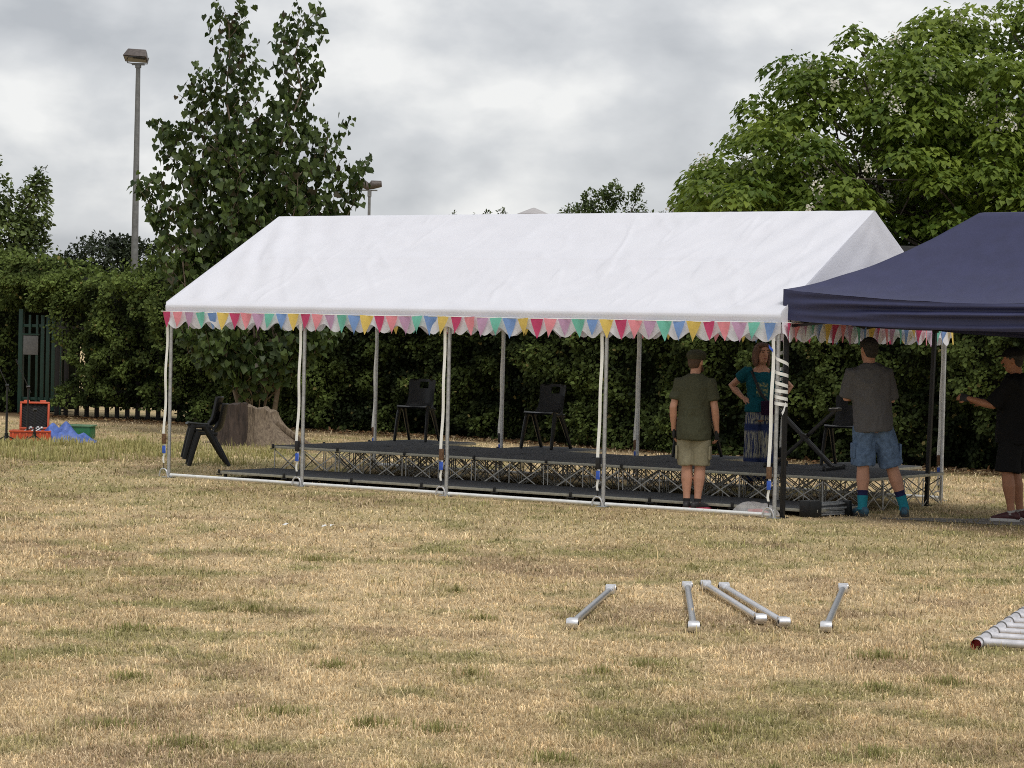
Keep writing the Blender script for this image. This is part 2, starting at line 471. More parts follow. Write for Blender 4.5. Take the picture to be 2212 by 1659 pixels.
# ------------------------------------------------------------------ leaves
def leaves(P, tip, nrm, size, col, shape='heart', aspect=.85):
    """P base points, tip direction, normal; returns verts, quad faces, colours"""
    n = len(P)
    tip = tip / np.linalg.norm(tip, axis=1)[:, None]
    nrm = nrm - tip * np.sum(nrm * tip, 1)[:, None]
    nrm = nrm / (np.linalg.norm(nrm, axis=1)[:, None] + 1e-9)
    sd = np.cross(tip, nrm)
    if shape == 'heart':
        tpl = np.array([(0, .12, 0), (.36, -.02, .06), (.5, .33, .1), (0, 1, -.08), (-.5, .33, .1), (-.36, -.02, .06)])
        fc = np.array([(0, 1, 2, 3), (0, 3, 4, 5)])
    else:
        tpl = np.array([(0, 0, 0), (.4, .3, .06), (.3, .75, .05), (0, 1, -.06), (-.3, .75, .05), (-.4, .3, .06)])
        fc = np.array([(0, 1, 2, 3), (0, 3, 4, 5)])
    S = size[:, None, None]
    v = P[:, None, :] + S * (tpl[None, :, 0:1] * aspect * sd[:, None, :] + tpl[None, :, 1:2] * tip[:, None, :] + tpl[None, :, 2:3] * nrm[:, None, :])
    k = len(tpl)
    f = (np.arange(n)[:, None, None] * k + fc[None]).reshape(-1, 4)
    c = np.repeat(col, k, 0)
    return v.reshape(-1, 3), f, c

def rdir(n):
    a = rng.normal(0, 1, (n, 3)); return a / np.linalg.norm(a, axis=1)[:, None]

def cat3(L):
    v = []; f = []; c = []; o = 0
    for a, b, d in L:
        v.append(a); f.append(b + o); c.append(d); o += len(a)
    return np.concatenate(v), np.concatenate(f), np.concatenate(c)

def limb(mb, a, b, r0, r1, wob=.12, n=6, seg=7):
    a = Vector(a); b = Vector(b); L = (b - a).length
    pts = []
    for i in range(seg + 1):
        q = i / seg
        p = a.lerp(b, q)
        if 0 < i < seg: p = p + Vector(np.random.default_rng(int(abs(a.x * 971 + b.x * 613 + b.z * 77 + i) * 10) % 99991).normal(0, 1, 3)) * wob * L * .12
        pts.append(p)
    mb.tube(pts, [lerp(r0, r1, i / seg) for i in range(seg + 1)], n)

def crown_tree(name, label, base, h_trunk, r_trunk, lobes, lsize, c0, c1, dens, bark, droop=.4, aspect=.8, shape='oval', group=None, gap=.0, shell=.45, cat='tree', lmat=None, topbright=.35):
    """lobes: (dx, dy, z, rx, ry, rz) clumps of leaves round branch ends"""
    t = thing(name, label, cat, base, 0, group)
    tb = MB(); fork = V(0, 0, h_trunk)
    limb(tb, (0, 0, -.05), fork, r_trunk, r_trunk * .75, .2, 9)
    parts = []
    zs = [l[2] + l[5] for l in lobes]; zt, zb = max(zs), min(l[2] - l[5] for l in lobes)
    for (dx, dy, z, rx, ry, rz) in lobes:
        limb(tb, fork, (dx, dy, z - rz * .2), r_trunk * .42, r_trunk * .1, .5, 5)
        vol = rx * ry + rx * rz + ry * rz
        n = max(12, int(dens * vol / (lsize ** 2)))
        d = rdir(n); rad = (shell + (1 - shell) * rng.random(n)) ** .8
        w = 1 + .45 * (fbm(d * 1.8 + (dx * 3.1 + z), 4, 3) - .5) * 2
        p = np.c_[dx + d[:, 0] * rx * rad * w, dy + d[:, 1] * ry * rad * w, z + d[:, 2] * rz * rad * w]
        if gap:
            k = fbm(p * 1.6, 13, 2) > gap; p, d = p[k], d[k]; rad = rad[k]; n = len(p)
        tip = d * .55 + rdir(n) * .6 + np.array([0, 0, -droop])
        nr = d * .5 + rdir(n) * .55 + np.array([0, 0, .75])
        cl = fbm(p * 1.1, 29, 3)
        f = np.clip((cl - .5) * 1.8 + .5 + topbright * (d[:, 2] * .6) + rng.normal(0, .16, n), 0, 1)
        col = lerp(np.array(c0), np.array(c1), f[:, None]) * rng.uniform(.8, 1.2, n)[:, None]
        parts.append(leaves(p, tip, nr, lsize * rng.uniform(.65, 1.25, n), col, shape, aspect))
    tb.build('trunk', bark, t, ang=60)
    v, f, c = cat3(parts)
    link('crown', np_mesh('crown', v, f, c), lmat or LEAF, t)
    return t

# ------------------------------------------------------------------ hedge
def make_hedge(name, label, a0, a1, Hf, zbot=0, dens=900, thick=1.5):
    """hedge along the HEDGE line from x=a0 to x=a1"""
    t = thing(name, label, 'hedge', (0, 0, 0))
    xs = np.linspace(a0, a1, 400); ys = hedge_y(xs)
    L = np.r_[0, np.cumsum(np.hypot(np.diff(xs), np.diff(ys)))]; tot = L[-1]
    def at(u): return np.interp(u, L, xs), np.interp(u, L, ys)
    def nrm(u):
        x1, y1 = at(np.clip(u - .3, 0, tot)); x2, y2 = at(np.clip(u + .3, 0, tot))
        d = np.c_[x2 - x1, y2 - y1]; d /= np.linalg.norm(d, axis=1)[:, None]
        return np.c_[d[:, 1], -d[:, 0]]
    def relief(u, z):
        q = np.c_[u, z * 1.2]
        return .5 * (fbm(q * .8, 41, 3) - .5) * 2 + .5 * (fbm(q * 2.9, 42, 3) - .5) * 2
    # near-black core: shade inside the hedge put in as colour behind the leaves
    zb = (lambda x: np.where(np.asarray(x) < -6.2, zbot, .0)) if zbot < 1 else (lambda x: np.full(np.shape(x), zbot))
    nu, nz = int(tot / .25), 12
    U = np.linspace(0, tot, nu); rows = []
    N2 = nrm(U); X, Y = at(U); Hh = Hf(X)
    prof = [(0, 0), (0, .25), (0, .5), (0, .75), (0, .93), (.3, .99), (thick * .5, 1.0), (thick - .3, .97), (thick, .9), (thick, .5), (thick, .0)]
    core = []
    for dd, zz in prof:
        z = zb(X) + (Hh - .25 - zb(X)) * zz
        off = -.38 - dd + relief(U, z) * (1 if dd < .5 else 0)
        core.append([V(*q) for q in np.c_[X + N2[:, 0] * off, Y + N2[:, 1] * off, z]])
    for row in (core,):
        mb = MB().grid(row)
    mb.add([r[0] for r in core], [tuple(range(len(core)))]); mb.add([r[-1] for r in core], [tuple(range(len(core)))])
    mb.build('shade_core', mat(name + '_shade_core', (.012, .014, .007), .95, 0, .5, 8, spec=.1), t)
    parts = []
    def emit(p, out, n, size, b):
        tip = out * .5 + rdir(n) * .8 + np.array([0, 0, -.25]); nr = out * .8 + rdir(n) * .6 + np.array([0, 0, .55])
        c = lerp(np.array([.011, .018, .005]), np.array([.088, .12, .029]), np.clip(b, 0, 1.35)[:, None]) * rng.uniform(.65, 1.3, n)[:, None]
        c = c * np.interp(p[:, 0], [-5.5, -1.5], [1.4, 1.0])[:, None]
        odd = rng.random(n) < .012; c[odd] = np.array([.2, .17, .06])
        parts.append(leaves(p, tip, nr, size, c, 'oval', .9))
    n = int(tot * 3 * dens * 2.0)
    u = rng.random(n) * tot; x, y = at(u); H = Hf(x) + .16 * (fbm(np.c_[u * 1.5, u * 0], 8, 3) - .5) * 2
    z = zb(x) + (H - zb(x)) * rng.random(n) ** .95
    rl = relief(u, z); off = rl + np.abs(rng.normal(0, .08, n)) - .12 * rng.random(n) - .35 * np.clip((z / H - .86) / .14, 0, 1) ** 2
    N2 = nrm(u); p = np.c_[x + N2[:, 0] * off, y + N2[:, 1] * off, z]
    out = np.c_[N2, np.zeros(n)]
    b = .22 + rl * 1.15 + .9 * (fbm(np.c_[u * 2.2, z * 3.2], 61, 3) - .5) * 2 + .3 * (z / H) + .7 * np.clip(z / H - .72, 0, 1)  # shade painted into leaf colour: darker in recesses and towards the base
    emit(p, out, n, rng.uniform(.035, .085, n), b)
    # top
    n = int(tot * 330); u = rng.random(n) * tot; x, y = at(u); dd = rng.random(n) * thick
    H = Hf(x) + .16 * (fbm(np.c_[u * 1.5, u * 0], 8, 3) - .5) * 2
    N2 = nrm(u); spr = np.clip(rng.normal(0, .07, n), -.1, .3)
    p = np.c_[x - N2[:, 0] * dd, y - N2[:, 1] * dd, H - .06 + spr]
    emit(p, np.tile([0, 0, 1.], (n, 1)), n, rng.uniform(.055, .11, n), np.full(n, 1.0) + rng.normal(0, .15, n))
    # twigs standing out of the top
    n = int(tot * 5); u = rng.random(n) * tot; x, y = at(u); N2 = nrm(u); dd = rng.random(n) * .7
    for i in range(n):
        m = 9; hh = rng.uniform(.12, .42); q = np.linspace(0, 1, m)
        H = Hf(np.array([x[i]]))[0]
        p = np.c_[x[i] - N2[i, 0] * dd[i] + q * rng.normal(0, .1) + rng.normal(0, .02, m), y[i] - N2[i, 1] * dd[i] + rng.normal(0, .03, m), H - .05 + q * hh]
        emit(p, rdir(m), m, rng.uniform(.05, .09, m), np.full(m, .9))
    v, f, c = cat3(parts)
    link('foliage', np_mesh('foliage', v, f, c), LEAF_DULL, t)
    return t

def Hmain(x):
    return np.interp(x, [-8.6, -8.2, -7.4, -6.9, -6, -4, 0, 4, 8, 14], [2.5, 2.55, 2.75, 2.98, 3.02, 2.95, 3.0, 3.0, 2.9, 2.9])
def Hleft(x):
    return np.interp(x, [-16, -11, -9.9, -9.3, -8.75], [3.2, 3.1, 3.02, 2.96, 2.72])
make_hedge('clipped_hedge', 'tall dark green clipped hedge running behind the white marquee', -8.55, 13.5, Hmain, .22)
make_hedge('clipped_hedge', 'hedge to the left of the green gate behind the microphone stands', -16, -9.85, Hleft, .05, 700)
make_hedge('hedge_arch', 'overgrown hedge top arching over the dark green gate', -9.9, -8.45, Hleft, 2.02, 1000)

def make_litter():
    n = 5200
    x = rng.uniform(-9.5, 9.5, n); y = hedge_y(x) - np.abs(rng.normal(0, .55, n)) + .15
    p = np.c_[x, y, np.full(n, .008) + rng.random(n) * .012]
    c = np.array([(.16, .085, .04), (.23, .13, .06), (.1, .06, .035), (.3, .22, .12)])[rng.integers(0, 4, n)] * rng.uniform(.6, 1.2, n)[:, None]
    v, f, cc = leaves(p, rdir(n) * np.array([1, 1, .15]), rdir(n) * .35 + np.array([0, 0, 1.]), rng.uniform(.04, .1, n), c, 'oval', .8)
    tag(link('leaf_litter', np_mesh('leaf_litter', v, f, cc), LEAF_DULL), 'brown fallen leaves along the foot of the hedge', 'leaf litter', kind='stuff')
make_litter()

# ------------------------------------------------------------------ trees
def make_poplar():
    t = thing('poplar_tree', 'young poplar with two tall leafy leaders behind the stump and the tent', 'tree', (-4.15, 40.6, 0))
    bark = mat('poplar_bark', (.15, .115, .08), .9, 0, .3, 12, bump=.5, bscale=40)
    tb = MB(); parts = []; pets = MB()
    # leaders: base, tip, envelope radius, leaves
    LD = [((-.18, 0, 0), (-.62, 0, 6.85), .05, .42), ((.2, .05, 0), (.6, .1, 6.85), .045, .42),
          ((-.3, 0, 1.2), (-1.05, -.1, 5.75), .03, .42), ((-.3, .1, .9), (-1.6, .1, 4.95), .026, .36), ((-.2, -.15, .8), (-1.9, -.2, 4.0), .024, .30),
          ((.3, 0, 1.2), (1.05, 0, 4.95), .028, .38), ((.25, -.1, 1.0), (1.55, .1, 4.35), .024, .32),
          ((0, .2, 1.0), (0.0, .35, 5.1), .03, .36), ((-.2, -.2, .8), (-.45, -.45, 4.7), .026, .42), ((.2, -.25, .8), (.6, -.45, 4.3), .026, .42),
          ((-.2, .1, .6), (-1.5, -.45, 2.75), .02, .34), ((.1, 0, .6), (1.35, -.45, 2.75), .02, .36), ((-.15, -.1, .55), (-.75, -.65, 2.4), .018, .38), ((.1, -.1, .5), (.5, -.7, 2.3), .018, .38),
          ((-.2, -.1, .6), (-1.25, -.6, 1.6), .015, .33), ((.1, -.1, .6), (1.1, -.6, 1.55), .015, .33), ((-.1, -.1, .5), (-.25, -.8, 1.6), .015, .36), ((0, -.1, .4), (.3, -.75, 1.3), .012, .34), ((-.1, -.1, .4), (-.75, -.7, 1.35), .012, .34), ((.1, -.1, .4), (.85, -.6, 1.9), .012, .36), ((-.1, -.1, .4), (-1.0, -.6, 2.2), .012, .36)]
    for a, b, r, env in LD:
        a = np.array(a); b = np.array(b); Lh = np.linalg.norm(b - a)
        limb(tb, a, b, r, .006, .25, 7, 9)
        nb = int(17 * Lh)
        for k in range(nb):
            q = .22 + .78 * (k + rng.random()) / nb
            e = 1.25 * env * (1.1 - .4 * q ** 3) * rng.uniform(.5, 1.2)
            az = rng.uniform(0, 2 * PI)
            root = a + (b - a) * q
            end = root + np.array([math.cos(az) * e, math.sin(az) * e, e * .75 + .1])
            if fbm(np.array([(root + end) * .5 * 1.15]), 222, 2)[0] < .38 and q < .8: continue
            if k % 3 == 0: limb(tb, root, end, .008, .003, .3, 4, 3)
            m = rng.integers(9, 16)
            w = rng.random(m) ** .6
            p = root + (end - root) * w[:, None] + rng.normal(0, .055, (m, 3))
            tip = np.array([math.cos(az), math.sin(az), 0]) * .35 + rdir(m) * .5 + np.array([0, 0, -.75])
            nr = rdir(m) * .8 + np.array([math.cos(az), math.sin(az), .25]) * .6
            f = np.clip(rng.normal(.42, .25, m) + .25 * (fbm(p * .9, 91, 2) - .5) * 2, 0, 1)
            c = lerp(np.array([.022, .042, .011]), np.array([.105, .15, .036]), f[:, None])
            brn = rng.random(m) < .03; c[brn] = np.array([.06, .05, .025])
            parts.append(leaves(p, tip, nr, rng.uniform(.085, .17, m) * (1 - .2 * q ** 3), c, 'heart', 1.0))
    tb.build('trunk', bark, t, ang=60)
    v, f, c = cat3(parts)
    link('crown', np_mesh('crown', v, f, c), LEAF, t)
make_poplar()

def make_catalpa():
    t = thing('catalpa_tree', 'broad bright green catalpa with white blossom clusters behind the navy gazebo', 'tree', (10.2, 49.5, 0))
    bark = mat('catalpa_bark', (.1, .08, .065), .9, 0, .35, 10, bump=.5, bscale=30)
    tb = MB(); limb(tb, (0, 0, -.05), (0, 0, 1.7), .3, .24, .2, 10)
    parts = []; fl = []
    R = np.random.default_rng(5)
    # umbrella-shaped sprays over a broad dome; profile measured off the outline
    sprays = []
    tries = 0
    while len(sprays) < 800 and tries < 60000:
        tries += 1
        dx = R.uniform(-7.0, 6.4); dy = R.uniform(-4.6, 4.6); z = R.uniform(2.1, 8.7)
        top = np.interp(dx, [-7.0, -6.6, -6.1, -5.65, -5.55, -5.3, -4.6, -3.4, -2.0, -.6, 2, 4.4, 6.4], [4.5, 5.0, 5.55, 5.5, 6.3, 6.85, 7.5, 7.9, 8.2, 8.75, 9.0, 8.2, 5.2])
        if R.random() < .03: top += .25
        k = 1 - (dy / 4.9) ** 2
        if k <= 0: continue
        zt = 2.2 + (top - 2.2) * math.sqrt(k)
        if z > zt - .1: continue
        lo = 2.2 if dx > -5 else 2.9
        if dy < -1.2: lo = max(lo, 3.75)
        if z < lo: continue
        inner = (zt - z) > 1.6 and abs(dy) < 2.2 and -4.3 < dx < 4
        if inner and R.random() < .45: continue
        if dx > -4.5 and fbm(np.array([[dx * .5 + 3, dy * .5, z * .62]]), 71, 2)[0] < .33: continue
        if all((dx - s[0]) ** 2 + (dy - s[1]) ** 2 + 2.2 * (z - s[2]) ** 2 > .24 for s in sprays):
            sprays.append((dx, dy, z, zt))
    for i, (dx, dy, z, zt) in enumerate(sprays):
        if i % 3 == 0:
            a = V(dx * .25, dy * .25, 1.7 + (z - 1.7) * .45)
            if i % 6 == 0: limb(tb, (0, 0, 1.65), a, .1, .05, .3, 6)
            limb(tb, a, (dx, dy, z - .15), .045, .012, .5, 5)
        r = R.uniform(.45, .8); n = int(R.uniform(120, 175))
        a = rng.uniform(0, 2 * PI, n); q = np.sqrt(rng.random(n))
        p = np.c_[dx + np.cos(a) * q * r, dy + np.sin(a) * q * r, z + .26 * (1 - q ** 2) - .12 * q + rng.normal(0, .07, n)]
        outw = np.c_[np.cos(a), np.sin(a), np.zeros(n)]
        tip = outw * .75 + rdir(n) * .35 + np.array([0, 0, -.5]) * (.4 + q)[:, None]
        nr = outw * .35 * q[:, None] + np.array([0, 0, 1.]) + rdir(n) * .3
        f = np.clip(R.normal(.5, .2) + rng.normal(0, .18, n), 0, 1)
        c = lerp(np.array([.065, .115, .016]), np.array([.225, .295, .045]), f[:, None])
        parts.append(leaves(p, tip, nr, rng.uniform(.085, .175, n), c, 'heart', .9))
        if dy < 1.2 and z < zt - .35 and R.random() < .36: fl.append((dx + R.normal(0, .25), dy - .45, z + .24))
    tb.build('trunk', bark, t, ang=60)
    v, f, c = cat3(parts)
    link('crown', np_mesh('crown', v, f, c), leaf_mat('catalpa_leaves', .42, .55, .25), t)
    fm = mat('white_blossom', (.78, .75, .66), .7, 0, .1, 20, trans=.3)
    fl = sorted(fl, key=lambda q: q[1])[:170]; fp = []
    for q in fl:
        n = 40; sc = R.uniform(.8, 1.6); h = rng.random(n); a = rng.uniform(0, 2 * PI, n); rr = .15 * (1 - h * .6) * np.sqrt(rng.random(n)) * sc
        p = np.c_[q[0] + rr * np.cos(a) * 1.25, q[1] + rr * np.sin(a), q[2] + h * .26 * sc]
        fp.append(leaves(p, rdir(n) + np.array([0, 0, .3]), rdir(n), rng.uniform(.03, .06, n), np.ones((n, 3)), 'oval', 1.2))
    v, f, c = cat3(fp)
    tag(link('blossom', np_mesh('blossom', v, f), fm, t), kind='stuff')
make_catalpa()

BK = mat('dark_bark', (.07, .055, .045), .9, 0, .4, 10, bump=.5)
DKG, MDG = (.018, .03, .012), (.05, .075, .024)
crown_tree('ash_tree', 'loose leafy green tree at the left edge beyond the hedge', (-13.6, 61, 0), 1.6, .16,
           [(0, 0, 5.2, .9, .9, 1.2), (-.3, .2, 6.5, .7, .7, 1.0), (1.0, -.3, 3.9, .9, .8, .9), (1.75, 0, 4.6, .42, .5, .9), (1.55, .2, 3.6, .6, .6, .9), (.7, .1, 4.9, .5, .5, .7), (-1, 0, 4.4, 1, 1, 1.2), (.9, .4, 2.7, 1.2, .9, .7), (1.85, 0, 5.2, .22, .3, .4), (.2, 0, 3.2, 1.2, 1, 1)],
           .13, (.05, .075, .022), (.15, .2, .055), 15, BK, .3, .7, gap=.34)
crown_tree('evergreen_oak', 'dark rounded evergreen tree beyond the hedge left of the lamp column', (-12.6, 76, 0), 1.3, .2,
           [(0, 0, 3.7, 1.1, 1, .85), (-1.3, .2, 3.3, 1.0, .9, .6), (1.3, -.2, 3.6, .9, .8, .75), (-2.2, 0, 2.9, .7, .7, .55), (2.3, .1, 3.3, .8, .7, .65), (-.6, -.5, 2.8, 1.6, .8, .8), (1.2, -.5, 2.6, 1.5, .8, .8), (.5, .3, 4.2, .6, .5, .35), (-1.9, 0, 2.2, 1.1, .8, .8), (3.2, 0, 2.9, .8, .7, .8)],
           .13, (.012, .02, .009), (.032, .046, .018), 17, BK, .2, .7)
crown_tree('small_tree', 'bushy green treetop showing above the tent ridge near its middle', (2.5, 70, 0), 3.0, .12,
           [(-.75, 0, 5.05, .5, .5, .42), (-.1, 0, 5.35, .45, .45, .55), (.25, .1, 5.75, .28, .3, .42), (.85, 0, 5.35, .42, .4, .45), (-.45, .1, 5.6, .2, .2, .3), (.95, 0, 5.75, .18, .2, .3), (0, 0, 4.7, 1.3, .8, .5), (1.2, 0, 4.9, .4, .4, .4)],
           .1, (.035, .055, .016), (.1, .14, .04), 15, BK, .1, .7, gap=.33)
crown_tree('small_tree', 'slim green treetop above the tent ridge beside the catalpa', (4.75, 71, 0), 3.0, .1,
           [(-.35, 0, 5.0, .42, .4, .35), (.1, 0, 5.4, .28, .3, .45), (.15, 0, 5.8, .1, .12, .25), (.5, 0, 5.1, .4, .4, .4), (0, 0, 4.6, .8, .6, .4)],
           .1, (.035, .055, .016), (.1, .14, .04), 15, BK, .1, .7, gap=.33)
crown_tree('small_tree', 'sparse treetop whose tips just show above the tent ridge left of the roof vent', (-.85, 70, 0), 3.2, .08,
           [(-.9, 0, 5.0, .1, .1, .16), (-.3, 0, 4.98, .1, .1, .14), (.05, 0, 5.06, .12, .12, .16), (.45, 0, 5.12, .1, .1, .2), (0, 0, 4.6, .9, .6, .3)],
           .09, (.035, .05, .016), (.09, .12, .04), 12, BK, .1, .7, gap=.2)

# ------------------------------------------------------------------ buildings far back
def make_buildings():
    b = thing('low_building', 'low flat roofed grey building with dark fascia behind the tent gable', 'building', (7.2, 45.4, 0), -.1)
    MB().box((2.2, 2, 1.6), (7.6, 4, 3.2)).build('wall', mat('grey_render', (.36, .36, .34), .9, 0, .12, 6, bump=.1), b)
    MB().box((2.2, 2, 3.36), (8.0, 4.4, .27)).build('fascia', mat('dark_fascia', (.022, .022, .025), .6, 0, .3, 8), b, bevel=.01)
    MB().box((2.2, 2, 3.52), (7.9, 4.3, .04)).build('roof', mat('roof_felt', (.06, .06, .06), .95, 0, .3, 8), b)
    for i, x in enumerate((-.8, 1.0, 2.8, 4.6)):
        w = MB().box((x, -.02, 1.7), (1.1, .06, 1.1)).build('window', mat('window_frame', (.5, .5, .5), .5), b, bevel=.01) if i == 0 else None
        if w is None:
            w = link('window', wm, None, b); w.location = (x + .8, 0, 0)
        else: wm = w.data
        g = MB().box((-.8, -.056, 1.7), (1.0, .02, 1.0)).build('pane', mat('dark_pane', (.03, .035, .04), .1, 0, .2, 5), w) if i == 0 else link('pane', gm, None, w)
        if i == 0: gm = g.data
    h = thing('school_building', 'pitched roof building hidden behind the tent with a conical roof vent on its ridge', 'building', (.46, 61, 0), 0)
    MB().box((0, 3, 1.5), (16, 6, 3)).build('wall', mat('brick_wall', (.27, .16, .11), .9, 0, .25, 12, bump=.3), h)
    rf = MB(); rf.add([(-8.3, -.4, 2.9), (8.3, -.4, 2.9), (8.3, 3, 4.25), (-8.3, 3, 4.25), (8.3, 6.4, 2.9), (-8.3, 6.4, 2.9)], [(0, 1, 2, 3), (3, 2, 4, 5), (1, 4, 2), (0, 3, 5), (0, 5, 4, 1)])
    r = rf.build('roof', mat('roof_tiles', (.14, .1, .085), .9, 0, .3, 10, bump=.3), h, smooth=False)
    vt = MB(); vt.tube([(0, 3, 4.2), (0, 3, 4.5)], .14, 12)
    for k in range(6):
        a = k * PI / 3; vt.tube([(.2 * math.cos(a), 3 + .2 * math.sin(a), 4.3), (.26 * math.cos(a), 3 + .26 * math.sin(a), 4.86)], .014, 6)
    ve = vt.build('roof_vent', mat('vent_grey', (.14, .12, .12), .6, .2, .2, 20), h)
    c = MB(); c.tube([(0, 3, 4.82), (0, 3, 4.86), (0, 3, 5.02), (0, 3, 5.035)], [.44, .45, .06, .01], 20)
    c.build('vent_cap', mat('vent_cap', (.42, .4, .4), .5, .2, .1, 12), ve)
make_buildings()

def make_lamps():
    t = thing('floodlight_column', 'tall grey floodlight column with one square lamp left of the poplar', 'floodlight', (-9.22, 60, 0), 0)
    MB().tube([(0, 0, 0), (0, 0, 3.6), (0, 0, 8.0)], [.1, .085, .055], 14).build('column', M['lamp_pole'], t)
    MB().tube([(0, 0, 8.0), (0, 0, 8.07)], .075, 12).box((0, 0, 8.09), (.3, .1, .05)).build('bracket', M['lamp_pole'], t)
    y = MB(); y.tube([(-.3, 0, 8.27), (-.26, 0, 8.12), (-.1, 0, 8.1), (.22, 0, 8.1), (.25, 0, 8.25)], .014, 8)
    y.build('yoke', M['lamp_pole'], t)
    rot = Matrix.Rotation(math.radians(-14), 3, 'X') @ Matrix.Rotation(math.radians(3), 3, 'Y')
    hb = MB(); P = [(-.3, -.22, -.11), (.27, -.22, -.11), (.27, .2, -.13), (-.3, .2, -.13), (-.21, -.1, .11), (.23, -.1, .11), (.23, .12, .1), (-.21, .12, .1)]
    hb.add([rot @ V(*q) + V(-.04, 0, 8.32) for q in P], [(0, 3, 2, 1), (4, 5, 6, 7), (0, 1, 5, 4), (1, 2, 6, 5), (2, 3, 7, 6), (3, 0, 4, 7)])
    hd = hb.build('lamp_housing', M['lamp_head'], t, bevel=.018)
    g = MB(); g.box(rot @ V(-.015, -.01, -.125) + V(-.04, 0, 8.32), (.5, .36, .012), rot); g.build('lamp_glass', M['glass'], hd)
    t = thing('floodlight_column', 'distant floodlight column with two lamps just right of the poplar', 'floodlight', (-6.52, 110, 0), 0)
    MB().tube([(0, 0, 0), (0, 0, 7.95)], [.1, .06], 12).build('column', M['lamp_pole'], t)
    MB().box((0, 0, 7.98), (.7, .08, .06)).tube([(0, 0, 7.7), (0, 0, 8.0)], .09, 8).build('bracket', M['lamp_pole'], t)
    for sx, ry in ((-.26, .35), (.24, -.25)):
        rot = Matrix.Rotation(ry, 3, 'Y') @ Matrix.Rotation(-.3, 3, 'X')
        hb = MB().tube([V(sx, 0, 8.18) + rot @ V(-.32, 0, 0), V(sx, 0, 8.2) + rot @ V(-.1, 0, .06), V(sx, 0, 8.2) + rot @ V(.3, 0, 0)], [(.08, .1), (.24, .2), (.12, .14)], 12)
        hb.build('lamp_housing', M['lamp_head'], t)
make_lamps()

# ------------------------------------------------------------------ gate and railings
def make_gate():
    t = thing('metal_gate', 'dark green steel gate with a grey plate under the hedge arch', 'gate', (-9.58, 48.2, 0), -.32)
    g = M['gate_green']
    MB().box((0, 0, 1.02), (.09, .09, 2.04)).build('post', g, t, bevel=.008)
    MB().box((.86, 0, .99), (.05, .06, 1.98)).build('post', g, t, bevel=.008)
    for z in (.3, 1.72): MB().box((.42, 0, z), (.8, .05, .06)).build('rail', g, t, bevel=.005)
    for i, x in enumerate((.2, .36, .48, .6, .72)):
        MB().box((x, -.035, 1.0), (.075 if i > 1 else .05, .018, 1.86)).build('pale', g, t, bevel=.004)
    p = MB().box((.24, -.06, 1.34), (.32, .016, .37)).build('grey_plate', M['sign_grey'], t, bevel=.004)
    MB().box((.24, -.06, 1.55), (.36, .03, .03)).build('bracket', g, t, bevel=.004)
    t = thing('railing_fence', 'dark vertical bar railings half buried in the foot of the hedge beside the gate', 'fence', (0, 0, 0), 0)
    d = M['fence_dark']; P = []
    for x in np.arange(-8.72, -5.4, .215):
        P.append((x, hedge_y(x) + (.26 if x > -8.4 else .1)))
    mr = MB()
    mr.bar((P[0][0], P[0][1], .52), (P[-1][0], P[-1][1], .52), .05, .06); mr.bar((P[0][0], P[0][1], 1.7), (P[-1][0], P[-1][1], 1.7), .05, .06)
    mr.build('rail', d, t)
    for i, (x, y) in enumerate(P):
        MB().box((x, y + .04, .9), (.085, .03, 1.8)).build('paling', d, t, bevel=.004)
make_gate()

